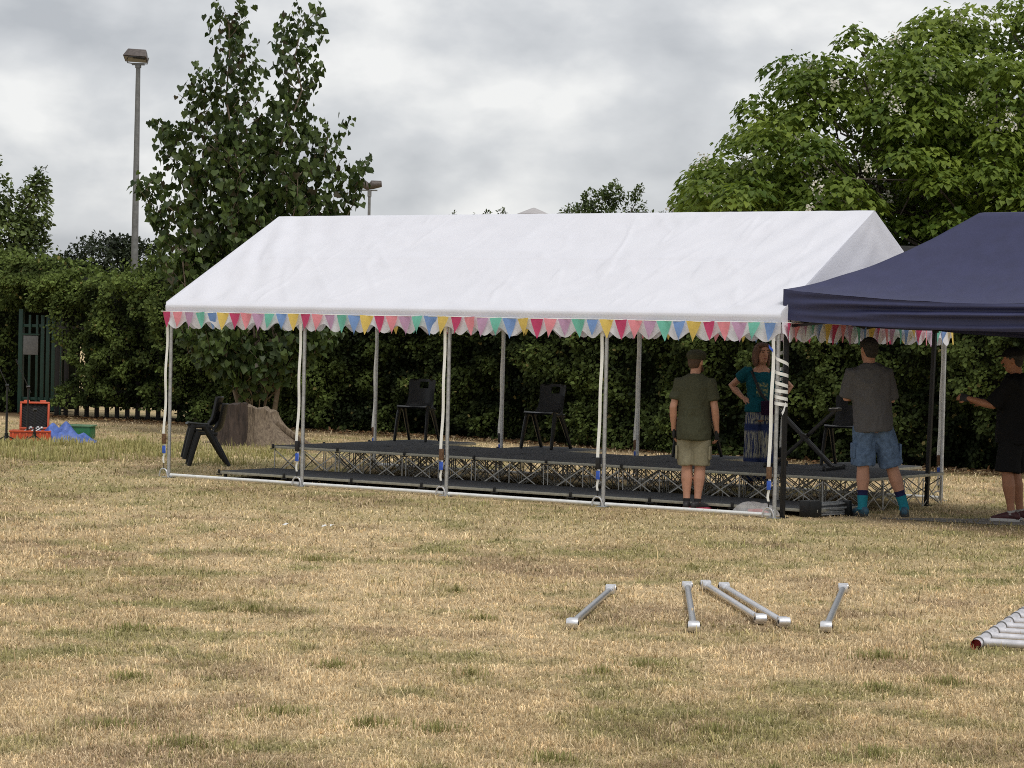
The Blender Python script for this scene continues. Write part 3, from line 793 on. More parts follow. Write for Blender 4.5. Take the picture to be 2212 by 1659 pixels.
# ------------------------------------------------------------------ marquee
EAVE, RIDGE, TL, TW = 1.95, 3.14, 8.0, 4.0
def make_tent():
    t = thing('white_marquee', 'long white pitched roof party tent on steel posts standing over the stage', 'tent', TO, -YAW)
    cv = M['canvas']
    ns, nq = 420, 110
    prof = [(-.045, EAVE), (-.05, EAVE + .07), (-.02, EAVE + .1), (1.0, 2.60), (1.97, RIDGE + .012), (2.0, RIDGE + .025)]
    full = prof + [(TW - a, b) for a, b in prof[-2::-1]]
    d = [0]
    for i in range(1, len(full)): d.append(d[-1] + math.hypot(full[i][0] - full[i - 1][0], full[i][1] - full[i - 1][1]))
    fd = np.array(d); ft = np.array([q[0] for q in full]); fz = np.array([q[1] for q in full])
    base = np.linspace(0, d[-1], nq); q = np.unique(np.sort(np.r_[base, fd])); nq = len(q)
    s = np.linspace(-.05, TL + .05, ns)
    S, Q = np.meshgrid(s, q, indexing='ij')
    Tt = np.interp(Q, fd, ft); Z = np.interp(Q, fd, fz)
    tt = np.minimum(Tt, TW - Tt)                       # 0 at eave .. 2 at ridge
    bay = np.abs(np.sin(PI * S / 2.0)) ** .8
    pan = np.abs(np.sin(PI * np.clip(tt, 0, 2) / 1.0))
    sag = .022 * bay * pan
    flat = np.c_[S.ravel(), Tt.ravel()]
    wr = .014 * (fbm(np.c_[S.ravel() * 1.1 + tt.ravel() * 1.5, tt.ravel() * 2.6 - S.ravel() * .3], 3, 4) - .5) + .004 * (fbm(np.c_[(S.ravel() + tt.ravel()) * 2.4, tt.ravel() * 5], 8, 3) - .5)
    # creases running into the corners and the ridge ends
    cr = np.zeros(S.size)
    for s0, sg in ((0, 1), (TL, -1)):
        ds = (S.ravel() - s0) * sg; k = np.exp(-np.clip(ds, 0, 9) / .8)
        cr += .02 * k * np.sin((tt.ravel() * 9 + ds * 14) + 3 * fbm(flat * 1.7, 5, 2))
    for sd, ang, am in ((31, .5, .011), (37, -.8, .010), (43, 1.4, .010), (47, .15, .010), (53, -1.3, .012)):
        ca, sa = math.cos(ang), math.sin(ang)
        qx, qy = S.ravel() * ca + tt.ravel() * sa, -S.ravel() * sa + tt.ravel() * ca
        nn_ = fbm(np.c_[qx * .55, qy * 2.1], sd, 3); mk = np.clip((fbm(flat * .9, sd + 2, 2) - .48) * 5, 0, 1)
        cr += am * mk * np.clip(1 - np.abs(nn_ - .5) * 22, 0, 1)
    slope = (tt.ravel() > .05)
    off = (-sag.ravel() + wr + cr + .005 * (tt.ravel() > 1.0)) * slope * np.clip(np.minimum(S.ravel() + .05, TL + .05 - S.ravel()) / .35, 0, 1) * np.clip((2.04 - tt.ravel()) / .22, 0, 1) + (.006 * np.sin(S.ravel() * 9 + 3 * fbm(flat * 2, 2, 2)) * (~slope))
    nz_ = np.where(slope, .86, .0); ny_ = np.where(Tt.ravel() < 2, -1, 1) * np.where(slope, .5, 1.)
    v = np.c_[S.ravel(), Tt.ravel() + ny_ * off, Z.ravel() + nz_ * off]
    i = np.arange(ns * nq).reshape(ns, nq)
    f = np.stack([i[:-1, :-1], i[1:, :-1], i[1:, 1:], i[:-1, 1:]], -1).reshape(-1, 4)
    me = np_mesh('roof', v, f, None, True); me.set_sharp_from_angle(angle=math.radians(50))
    roof = link('roof', me, cv, t)
    # overlap seam across the lower half of the slope
    sm = MB(); rows = []
    for k in (0, 1):
        z0 = 2.60 - (.03 if k else 0); rows.append([V(x, 1.0 - (.052 if k else 0) - .012, z0 + .018 - .022 * 0) for x in np.linspace(-.04, TL + .04, 60)])
    # gables
    for s0, sg in ((TL + .05, 1), (-.05, -1)):
        rows = []
        for a in np.linspace(0, 1, 34):
            z = EAVE + (RIDGE + .015 - EAVE) * a; hw = 2.045 * (1 - a) + .004
            if z < EAVE + .09: hw = 2.045
            else: hw = 2.035 * (RIDGE + .026 - z) / (RIDGE - EAVE - .09)
            row = []
            for b in np.linspace(-1, 1, 44):
                y = 2 + b * hw
                w = .03 * (fbm(np.array([[y * 1.6 + z * 2.2, z * 1.8 - y * 1.2, 3.]]), 6, 4)[0] - .5) + .02 * math.sin(z * 7 + abs(b) * 9) * (1 - abs(b)) * (1 - a)
                row.append(V(s0 + sg * w * (1 - b * b) * min(1, 5 * (1 - a)), y, z))
            rows.append(row)
        MB().grid(rows).build('gable', cv, t, ang=180)
    # scalloped valances
    def valance(p0, p1, n):
        a, b = V(*p0), V(*p1); dr = (b - a).normalized(); nn = dr.cross(V(0, 0, 1)); L = (b - a).length
        N = n * 10; rows = []
        for k in range(5):
            row = []
            for j in range(N + 1):
                u = j / N; ph = (j / 10) % 1
                dep = .158 - .046 * math.cos(2 * PI * ph)
                w = .012 * math.sin(u * L * 8.3 + 1) * k / 4 + .008 * math.sin(u * L * 21) * k / 4
                row.append(a + dr * L * u + nn * (w + .004) + V(0, 0, -dep * k / 4))
            rows.append(row)
        MB().grid(rows).build('valance', cv, t, ang=180)
    valance((-.05, -.052, EAVE + .004), (TL + .05, -.052, EAVE + .004), 24)
    valance((TL + .05, TW + .052, EAVE + .004), (-.05, TW + .052, EAVE + .004), 24)
    valance((TL + .056, -.05, EAVE + .004), (TL + .056, TW + .05, EAVE + .004), 12)
    valance((-.056, TW + .05, EAVE + .004), (-.056, -.05, EAVE + .004), 12)
    # frame
    r = .021
    for i in range(5):
        s0 = 2 * i
        for y0 in (0, TW):
            top = EAVE + .03
            p = MB().tube([(s0, y0, 0), (s0, y0, top)], r, 12).build('post', M['galv'], t)
            dy = -1 if y0 == 0 else 1
            # flat webbing strap hanging beside the post
            pts = []; R2 = random.Random(i * 7 + int(y0))
            for k in range(22):
                z = lerp(top - .02, .5, k / 21)
                pts.append((s0 - .038 - .02 * (k / 21) ** 2 + .0025 * math.sin(k * .5 + i), z))
            mb = MB(); rows = [[V(x + e, y0 + dy * .03 + .008 * math.sin(z * 9), z) for x, z in pts] for e in (-.019, .019)]
            mb.grid(rows)
            mb.grid([[V(s0 - .05 + .012 * math.sin(k) + e, y0 + dy * .03, lerp(.40, .17, k / 6)) for k in range(7)] for e in (-.014, .014)])
            mb.build('tie_strap', M['strap'], p, ang=180)
            MB().box((s0 - .05, y0 + dy * .035, .455), (.045, .04, .12)).build('ratchet', M['brown_rust'] if i % 2 == 0 else M['black_metal'], p, bevel=.008)
            MB().box((s0 - .05, y0 + dy * .035, .33), (.04, .02, .09)).build('blue_band', M['blue_tape'], p, bevel=.004)
            MB().tube([(s0 - .05, y0 + dy * .03, .17), (s0 - .052, y0 + dy * .03, .1)], .006, 6).build('hook', M['black_metal'], p)
            rg = [(s0 - .055 + .062 * math.cos(a), y0 + dy * .03, .02 + .085 * math.sin(a)) for a in np.linspace(-.1, PI + .1, 14)]
            MB().tube(rg, .009, 8).build('anchor_ring', M['galv_lt'], p)
            MB().box((s0, y0, .006), (.12, .12, .008)).build('base_plate', M['galv'], p, bevel=.002)
        for sg in (0, 1):
            a = (s0, 0 if not sg else TW, EAVE + .03); MB().tube([a, (s0, 2, RIDGE - .03)], r, 8).build('rafter', M['galv'], t)
    for y0, z in ((0, EAVE + .03), (TW, EAVE + .03), (2, RIDGE - .03), (1, 2.54), (3, 2.54)):
        MB().tube([(0, y0, z), (TL, y0, z)], r, 8).build('purlin', M['galv'], t)
    for y0 in (0, TW):
        for i in range(4):
            MB().tube([(2 * i + .03, y0, .032), (2 * i + 1.97, y0, .032 + .004 * (i % 2))], .02, 10).build('ground_bar', M['white_bar'], t)
    c = MB(); c.grid([[V(TL - .03 + .04 * k / 5, -.05 - .02 * math.sin(k), EAVE - .23 + .03 * j - .015 * k) for k in range(6)] for j in range(2)])
    c.xf(Matrix.Translation((-.05, 0, 0))); c.build('blue_tag', M['blue_tape'], t)
make_tent()

# ------------------------------------------------------------------ bunting
FC = [('crimson', (.64, .08, .2)), ('salmon', (.86, .33, .38)), ('lilac', (.60, .38, .56)), ('mint', (.2, .58, .46)), ('blue', (.24, .40, .74)), ('yellow', (.80, .60, .16))]
FM = [mat('bunting_' + n, c, .8, 0, .08, 30, trans=.35) for n, c in FC]
FMESH = []
for k in range(6):
    for j in range(2):
        P = []
        rr = random.Random(k * 2 + j)
        bx, by = rr.uniform(-.012, .012), rr.uniform(-.02, .02)
        n = 6
        for i in range(n + 1):
            q = i / n; hw = .078 * (1 - q) + .001
            P.append([V(e * hw + bx * q * q, by * math.sin(q * 2) + .008 * e * math.sin(3 * q + j), -.2 * q) for e in (-1, -.33, .33, 1)])
        me = MB().grid(P).mesh('flag', ang=180); me.materials.append(FM[k]); FMESH.append(me)

def make_bunting(label, p0, p1, n, start, seed):
    a, b = V(*p0), V(*p1); L = (b - a).length; rz = math.atan2((b - a).y, (b - a).x)
    t = thing('bunting_string', label, 'bunting', a, rz, 'strings of coloured bunting round the marquee')
    R = random.Random(seed)
    pts = [V(L * i / 60, 0, -.006 * abs(math.sin(PI * i / 60 * 4))) for i in range(61)]
    MB().tube(pts, .004, 6).build('cord', M['strap'], t)
    for i in range(n):
        x = L * (i + .5) / n
        o = link('flag', FMESH[((i + start) % 6) * 2 + R.randrange(2)], None, t)
        o.location = (x, -.004 * (i % 2), -.006 * abs(math.sin(PI * x / L * 4)) + .0)
        o.rotation_euler = (R.uniform(-.12, .06), R.uniform(-.1, .1), R.uniform(-.25, .25)); sc = R.uniform(.92, 1.08); o.scale = (sc, 1, sc)
make_bunting('string of coloured triangle flags along the front eave of the marquee', T(-.09, -.085, EAVE), T(8.03, -.085, EAVE), 47, 0, 1)
make_bunting('string of coloured triangle flags along the back eave seen through the tent', T(8.05, 4.085, EAVE), T(-.05, 4.085, EAVE), 47, 2, 2)
make_bunting('string of coloured triangle flags along the right gable end behind the navy gazebo', T(8.09, -.03, EAVE), T(8.09, 4.05, EAVE), 24, 0, 3)

# ------------------------------------------------------------------ stage
ORD = ['first', 'second', 'third', 'fourth', 'fifth', 'sixth', 'seventh', 'eighth']
def make_stage():
    W = .985
    def deck_parts(t, z, leg):
        MB().box((W / 2, .5, z - .012), (W - .02, .975, .022)).build('deck_board', M['carpet'], t, bevel=.003)
        fr = MB(); h = .03
        for c, d in (((W / 2, .008, z - .021), (W - .004, .016, h)), ((W / 2, .992, z - .021), (W - .004, .016, h)), ((.01, .5, z - .021), (.016, .968, h)), ((W - .01, .5, z - .021), (.016, .968, h))): fr.box(c, d)
        fr.build('edge_trim', M['trim'], t, bevel=.002)
        MB().box((.012, -.004, z - .01), (.03, .014, .05)).box((.02, -.006, z - .045), (.09, .014, .012)).build('clamp', M['black_metal'], t, bevel=.003)
        if not leg: return
        z1 = z - .05
        lm = MB().tube([(0, 0, 0), (0, 0, z1)], .0072, 8).mesh('leg'); lm.materials.append(M['truss'])
        for x in (.025, W / 2, W - .025):
            for y in (.02, .5, .98):
                if x == W / 2 and y == .5: continue
                o = link('leg', lm, None, t); o.location = (x, y, 0)
        dx = W / 2 - .045
        b1 = MB().bar((0, 0, z1 - .015), (dx, 0, .012), .004, .012).mesh('brace'); b2 = MB().bar((0, 0, .012), (dx, 0, z1 - .015), .004, .012).mesh('brace')
        b1.materials.append(M['truss']); b2.materials.append(M['truss'])
        for y in (.028, .972):
            for x in (.035, W / 2 + .01):
                for k, b in enumerate((b1, b2)):
                    o = link('brace', b, None, t); o.location = (x, y + (.008 if k else 0), 0)
        for x in (.03, W - .03):
            for y in (.035, .51):
                for k, b in enumerate((b1, b2)):
                    o = link('brace', b, None, t); o.location = (x + (.008 if k else 0), y, 0); o.rotation_euler = (0, 0, PI / 2)
    g = 'raised stage platforms on folding truss risers'
    proto = thing('stage_platform', 'first raised grey stage platform from the left in the front row', 'stage platform', T(.36, 1.46), -YAW, g)
    deck_parts(proto, .36, True)
    for r in range(2):
        for i in range(8):
            if r == 0 and i == 0: continue
            dup(proto, T(.36 + i * .99, 1.46 + r * 1.0), -YAW, f'{ORD[i]} raised grey stage platform from the left in the {"front" if r == 0 else "back"} row', g)
    who = ['raised grey stage platform jutting out behind the row under the leftmost stage chair', 'raised grey stage platform jutting out behind the row under the middle stage chair',
           'raised grey stage platform jutting out behind under the chair hidden by the olive man', 'raised grey stage platform jutting out behind under the chair behind the grey man']
    for s, l in zip((.3, 2.29, 4.42, 6.56), who): dup(proto, T(s, 3.47), -YAW, l, g)
    g2 = 'low grey floor platforms in front of the raised stage'
    low = thing('floor_platform', 'first low grey floor platform from the left in front of the stage', 'stage platform', T(.36, .47), -YAW, g2)
    deck_parts(low, .085, False)
    for x in (.06, W - .06):
        for y in (.06, .94): MB().tube([(x, y, 0), (x, y, .05)], .02, 8).build('foot', M['black_plastic'], low)
    for i in range(1, 8): dup(low, T(.36 + i * .985, .47), -YAW, f'{ORD[i]} low grey floor platform from the left in front of the stage', g2)
    # yellow marker tape ends poking out at the left end
    for k, (s, l) in enumerate(((.2, 'yellow strip of tape at the left tip of the low platforms'), (1.2, 'yellow strip of tape between the first and second low platforms'))):
        o = MB().box((0, 0, .004), (.26, .05, .008)).box((.1, .05, .012), (.12, .03, .006)).build('tape_strip', mat('yellow_tape', (.7, .55, .05), .6), None, bevel=.002)
        o.location = T(s, .42, .002); o.rotation_euler = (0, 0, -YAW); tag(o, l, 'tape')
make_stage()

# ------------------------------------------------------------------ chairs
def chair_parts(t, dz=0):
    """one-piece moulded plastic chair facing -Y, seat at .45; the feet splay out"""
    bp = M['black_plastic']
    # shell: seat + curved back
    prof = [(-.20, .425), (-.215, .445), (-.18, .455), (-.05, .442), (.08, .435), (.155, .45), (.195, .50), (.215, .58), (.235, .68), (.25, .765), (.258, .795), (.262, .80)]
    wid = [.19, .2, .205, .205, .2, .195, .18, .175, .18, .185, .175, .15]
    n = len(prof); rows = []
    for i, ((y, z), w) in enumerate(zip(prof, wid)):
        row = []
        for b in np.linspace(-1, 1, 13):
            dish = .02 * b * b if 1 < i < 7 else 0
            fwd = -.085 * b * b if i >= 5 else 0
            row.append(V(b * w, y + fwd, z + dish * .5 + dz))
        rows.append(row)
    th = .012
    mb = MB(); a = len(rows[0]); vs = [q for r in rows for q in r]
    # thickness with a slot left open for the hand hole
    fs = []
    def hole(i, j): return i == 9 - 1 and 4 <= j <= 7
    N = len(vs); back = []
    for i, r in enumerate(rows):
        d = (V(0, prof[min(i + 1, n - 1)][0] - prof[max(i - 1, 0)][0], prof[min(i + 1, n - 1)][1] - prof[max(i - 1, 0)][1])).normalized()
        nn = V(0, d.z, -d.y)
        back += [q + nn * th for q in r]
    vs = vs + back
    for i in range(n - 1):
        for j in range(a - 1):
            if hole(i, j): continue
            q = (i * a + j, i * a + j + 1, (i + 1) * a + j + 1, (i + 1) * a + j)
            fs.append(q); fs.append(tuple(N + k for k in q[::-1]))
    for i in range(n - 1):
        fs.append((i * a, (i + 1) * a, N + (i + 1) * a, N + i * a)); fs.append((i * a + a - 1, N + i * a + a - 1, N + (i + 1) * a + a - 1, (i + 1) * a + a - 1))
    for j in range(a - 1):
        fs.append((j, N + j, N + j + 1, j + 1)); k = (n - 1) * a + j; fs.append((k, k + 1, N + k + 1, N + k))
    mb.add(vs, fs)
    mb.build('shell', bp, t, ang=50)
    for sx in (-1, 1):
        f = MB().tube([(sx * .195, -.12, .44 + dz), (sx * .205, -.165, .28 + dz), (sx * .215, -.235, .0 + dz)], [(.024, .042), (.022, .038), (.017, .028)], 8, ref=(1, 0, 0))
        f.build('leg', bp, t)
        b = MB().tube([(sx * .19, .02, .43 + dz), (sx * .2, .12, .27 + dz), (sx * .21, .275, .0 + dz)], [(.024, .046), (.022, .04), (.017, .028)], 8, ref=(1, 0, 0))
        b.build('leg', bp, t)
        MB().tube([(sx * .2, -.17, .41 + dz), (sx * .2, 0, .42 + dz), (sx * .2, .12, .41 + dz)], [(.012, .02)] * 3, 8, ref=(1, 0, 0)).build('side_rail', bp, t)
def make_chairs():
    g = 'black plastic chairs on the stage'
    c = thing('plastic_chair', 'leftmost black plastic chair on the stage just behind a tent post', 'chair', (-1.22, 31.98, .362), 0, g)
    chair_parts(c)
    def face(dx, dy): return math.atan2(dx, -dy)          # model faces -Y
    c.rotation_euler = (0, 0, face(-.33, -.94))
    dup(c, (.43, 30.68, .362), face(-.5, -.866), 'black plastic chair in clear view in the middle of the stage', g)
    dup(c, (2.22, 29.42, .362), face(-.42, -.9), 'black plastic chair on the stage hidden behind the man in the green T-shirt', g)
    dup(c, (3.83, 28.22, .362), face(-.42, -.9), 'black plastic chair on the stage behind the keyboard stand and the man in grey', g)
    # two chairs stacked on the grass at the left
    g = 'stacked black plastic chairs on the grass'
    a = dup(c, (-3.9, 31.72, 0), face(-.98, -.18), 'lower of two stacked black plastic chairs on the grass by the stump', g)
    dup(c, V(-3.9, 31.72, 0) + V(-.06, -.02, .088), face(-.98, -.18), 'upper of two stacked black plastic chairs on the grass by the stump', g)
make_chairs()

# ------------------------------------------------------------------ X keyboard stand on the stage
def make_xstand():
    t = thing('keyboard_stand', 'black folding X shaped keyboard stand on the right end of the stage', 'stand', (3.26, 27.38, .362), 0)
    A = V(.29, -.28, 0); B = V(-.29, .28, 0); d = V(.3, .55, 0).normalized()
    bm = M['black_metal']
    for k, P in enumerate((A, B)):
        MB().bar(P - d * .31 + V(0, 0, .02), P + d * .31 + V(0, 0, .02), .035, .035).build('foot', bm, t, bevel=.006)
        for e in (-.3, .3):
            MB().tube([P + d * e + V(0, 0, .0), P + d * (e + .02) + V(0, 0, .042)], .022, 8).build('rubber_end', M['black_plastic'], t)
    for k, (P, Q) in enumerate(((A, B), (B, A))):
        off = d * (.03 if k else -.03)
        top = Q + V(0, 0, .66)
        for w in ((-.02, .02) if k == 0 else (0,)):
            MB().bar(P + off + d * w + V(0, 0, .03), top + off + d * w, .022, .04).build('leg', bm, t, bevel=.004)
        MB().bar(top - d * .17, top + d * .17, .03, .03).build('top_arm', bm, t, bevel=.004)
        MB().box(top + V(0, 0, .018), (.05, .05, .008)).bar(top - d * .15 + V(0, 0, .019), top + d * .15 + V(0, 0, .019), .026, .006).build('arm_pad', M['galv_lt'] if k == 1 else M['black_plastic'], t)
    MB().tube([V(0, 0, .345) - d * .06, V(0, 0, .345) + d * .06], .035, 12).build('pivot_disc', bm, t)
make_xstand()

# ------------------------------------------------------------------ navy gazebo
GF = V(2.69, 24.62, 0); GB = V(1.9, 2.32, 0).normalized(); GA = V(GB.y, -GB.x, 0)
def make_gazebo():
    rz = math.atan2(GA.y, GA.x)
    t = thing('navy_gazebo', 'navy blue pop up gazebo on black legs before the right end of the marquee', 'gazebo', GF, rz)
    S = 3.0; SA = 4.5
    def edge_z(a, b):
        sa = math.sin(PI * min(max(a / SA, 0), 1)); sb = math.sin(PI * min(max(b / S, 0), 1))
        z = 2.285 - .02 * a / SA - .07 * b / S
        return z - .115 * max(sa, 0) ** .8 * (1 if min(b, S - b) < 1e-3 else 0) - .06 * max(sb, 0) ** .8 * (1 if min(a, SA - a) < 1e-3 else 0)
    na, n = 121, 81; rows = []
    for i in range(na):
        row = []
        for j in range(n):
            a, b = SA * i / (na - 1), S * j / (n - 1)
            ra = min(max(a, 1.5), 3.0)                            # nearest point of the short ridge
            x, y = (a - ra) / 1.5, b / 1.5 - 1
            m = max(abs(x), abs(y))
            k = 1 / max(m, 1e-4)
            if abs(x) >= abs(y) and m > 1e-4: ea, eb = (0 if x < 0 else SA), (y * k + 1) * 1.5
            else: ea, eb = ra + x * k * 1.5, (0 if y < 0 else S)
            ez = edge_z(ea, eb)
            q = max(0, 1 - m / .97) if m > .03 else 1
            q = min(1, max(0, (1 - m)) / .93)
            ridge = 1 - abs(abs(x) - abs(y)) / max(m, .05)        # 1 on the hips
            z = ez + (3.095 - ez) * (.36 * q + .64 * q ** 1.75)
            z -= .045 * math.sin(PI * q) * (1 - max(0, ridge)) ** 1.2
            p = np.array([[a * 1.4, b * 1.4, 0]])
            z += .028 * (fbm(p, 4, 4)[0] - .5) + .012 * math.sin(9 * ridge + 20 * q) * q * (1 - q) * (m > .2)
            row.append(V(a, b, z))
        rows.append(row)
    MB().grid(rows).build('canopy', M['navy'], t, ang=180)
    # deep skirts with sagging horizontal folds
    for c0, c1 in (((0, 0), (SA, 0)), ((SA, 0), (SA, S)), ((SA, S), (0, S)), ((0, S), (0, 0))):
        a, b = V(*c0, 0), V(*c1, 0); d = (b - a).normalized(); nn = d.cross(V(0, 0, 1)); R = []
        for k in range(17):
            q = k / 16; row = []
            for j in range(91):
                u = j / 90; p = a + (b - a) * u
                z = edge_z(p.x, p.y); mid = math.sin(PI * u)
                drop = (.30 - .04 * mid) * q
                fold = .045 * mid ** .7 * math.sin(q * 15 + 5.5 * mid + 2.0 * u + 1.5 * fbm(np.array([[u * 4, q * 2, c0[0] + c1[1]]]), 7, 2)[0]) * math.sin(PI * min(1, q * 1.25)) + .012 * math.sin(q * 26 + u * 7) * mid
                row.append(p + nn * (.012 + fold + .05 * mid * q) + V(0, 0, z - drop))
            R.append(row)
        MB().grid(R).build('skirt', M['navy'], t, ang=180)
    bk = M['black_metal']
    for (a, b), lean in (((0, 0), (0, 0)), ((0, S), (.03, .03)), ((SA, 0), (0, 0)), ((SA, S), (0, 0))):
        ia, ib = (.025 if a == 0 else SA - .025), (.025 if b == 0 else S - .025)
        g = MB().bar((ia - lean[0] * 2, ib, .0), (ia, ib, 2.2), .042, .042, (0, 1, 0)).build('leg', bk, t, bevel=.005)
        MB().box((ia - lean[0] * 2, ib, .006), (.09, .09, .01)).build('foot_plate', bk, g)
        MB().box((ia, ib, 1.95), (.055, .055, .12)).build('slider', M['black_plastic'], g, bevel=.006)
    for (a, b), (c, d) in (((0, 0), (SA, 0)), ((SA, 0), (SA, S)), ((SA, S), (0, S)), ((0, S), (0, 0))):
        A, B = V(a, b, 0), V(c, d, 0); C = (A + B) / 2; ins = (V(SA / 2, S / 2, 0) - C).normalized() * .03
        for k in range(2):
            P, Q = (A, C) if k == 0 else (C, B)
            P = P.lerp(Q, .03); Q = Q.lerp(P, .03)
            MB().bar(P + ins + V(0, 0, 2.12), Q + ins + V(0, 0, 1.92), .014, .028).build('strut', bk, t)
            MB().bar(P + ins * 1.8 + V(0, 0, 1.92), Q + ins * 1.8 + V(0, 0, 2.12), .014, .028).build('strut', bk, t)
        MB().bar(C + ins + V(0, 0, 2.02), V(SA / 2, S / 2, 2.45), .014, .028).build('strut', bk, t)
    for x in (1.5, 3.0): MB().tube([(x, S / 2, 2.35), (x, S / 2, 3.0)], .022, 8).build('centre_pole', bk, t)
    MB().bar((1.5, S / 2, 2.4), (3.0, S / 2, 2.4), .014, .028).build('strut', bk, t)
make_gazebo()

def make_tape():
    # white tape spiralling round the marquee post and the gazebo leg
    c = (T(8.0, 0, 0) + GF + GB * .025 + GA * .025) / 2; ax = (GF - T(8, 0, 0)); rz = math.atan2(ax.y, ax.x)
    t = thing('wrapped_tape', 'white tape wound in loops round the marquee corner post and black gazebo leg', 'tape', c, rz)
    hl = ax.length / 2 + .05
    pts = []; zs = [1.67, 1.50, 1.40, 1.295, 1.25, 1.17, 1.12]
    N = 16
    for k in range(len(zs) - 1):
        for j in range(N):
            a = 2 * PI * j / N; pts.append(V(hl * math.cos(a), .055 * math.sin(a), lerp(zs[k], zs[k + 1], j / N)))
    rows = [[p + V(0, 0, -.017) for p in pts], [p + V(0, 0, .017) for p in pts]]
    MB().grid(rows).build('tape_loops', M['tape'], t, ang=180)
    e = [V(-.02 - .05 * k, -.07 - .012 * k, 1.15 - .028 * k + .01 * math.sin(k * 2)) for k in range(5)]
    MB().grid([[p + V(0, 0, -.014) for p in e], [p + V(0, .01, .014) for p in e]]).build('loose_end', M['tape'], t, ang=180)
make_tape()

# ------------------------------------------------------------------ lawn: steel poles and the scaffold frame
def make_poles():
    g = 'galvanised poles lying on the lawn'
    spec = [((.40, 14.93), (.71, 16.98), 'galvanised pole on the lawn farthest left, pointing away to the right'), ((1.26, 17.3), (1.13, 14.9), 'second galvanised pole from the left, lying nearly straight away from the viewer'),
            ((1.40, 17.43), (1.58, 15.39), 'left one of the close pair of bright galvanised poles'), ((1.52, 17.3), (1.71, 15.24), 'right one of the close pair of bright galvanised poles'),
            ((2.37, 17.42), (1.95, 15.05), 'galvanised pole on the lawn farthest right, beside the close pair')]
    gm = {0: mat('weathered_pole', (.50, .51, .52), .34, .85, .16, 40), 1: mat('bright_pole', (.78, .78, .80), .3, .8, .1, 40)}
    for k, (a, b, l) in enumerate(spec):
        a = V(*a, 0); b = V(*b, 0); d = b - a; L = d.length
        t = thing('steel_pole', l, 'pole', (a + b) / 2, math.atan2(d.y, d.x), g)
        m = gm[1 if k in (2, 3) else 0]
        MB().tube([(-L / 2 + .05, 0, .04), (L / 2 - .05, 0, .036)], .0215, 16).build('tube', m, t)
        for sx in (-1, 1):
            e = MB()
            e.tube([(sx * (L / 2 - .12), 0, .036), (sx * (L / 2 - .05), 0, .038)], .026, 14)
            e.box((sx * (L / 2 - .01), 0, .04), (.09, .062, .058)).tube([(sx * (L / 2 + .02), -.036, .042), (sx * (L / 2 + .02), .036, .042)], .03, 14)
            ef = e.build('end_fitting', gm[1], t, bevel=.006)
            MB().tube([(sx * (L / 2 + .02), -.04, .042), (sx * (L / 2 + .02), .04, .042)], .012, 10).build('bolt', M['fence_dark'], ef)
    # scaffold tower end frame cut off by the right edge
    a = V(2.735, 14.36, 0); d = V(.34, .94, 0); rz = math.atan2(d.y, d.x)
    t = thing('scaffold_frame', 'aluminium ladder frame with red stile ends lying at the right edge of the lawn', 'scaffold frame', a, rz)
    al = mat('dull_aluminium', (.66, .65, .68), .42, .55, .18, 16)
    red = mat('red_plastic_plug', (.5, .03, .03), .45, 0, .2, 20)
    L, Wd = 1.98, 1.25
    for y in (0, -Wd):
        st = MB(); R0, R1 = .030, .026; n = 18
        st.tube([(0, y, .034), (L, y, .034)], R0, n, caps=False).tube([(L, y, .034), (0, y, .034)], R1, n, caps=False)
        s = st.build('stile', al, t)
        for x in (0, L):
            MB().tube([(x, y, .034), (x - (.012 if x == 0 else -.012), y, .034)], [(.0305), (.0315)], n, caps=False).tube([(x + (.06 if x == 0 else -.06), y, .034), (x + (.064 if x == 0 else -.064), y, .034)], .0255, n).tube([(x + (.06 if x == 0 else -.06), y, .034), (x, y, .034)], .0254, n, caps=False).build('red_plug', red, s)
    for i in range(7):
        x = .12 + i * .295
        MB().tube([(x, -.02, .036), (x, -Wd + .02, .036)], .0245, 14).build('rung', al, t)
        for y in (0, -Wd):
            sg = -1 if y == 0 else 1
            c = MB().tube([(x - .035, y, .036), (x + .035, y, .036)], .034, 14).tube([(x, y, .036), (x, y + sg * .065, .036)], .0295, 14)
            c.build('collar', al, t)
            MB().tube([(x - .045, y, .036), (x - .036, y, .036)], .0355, 14).build('weld_ring', M['sign_grey'], t)
make_poles()

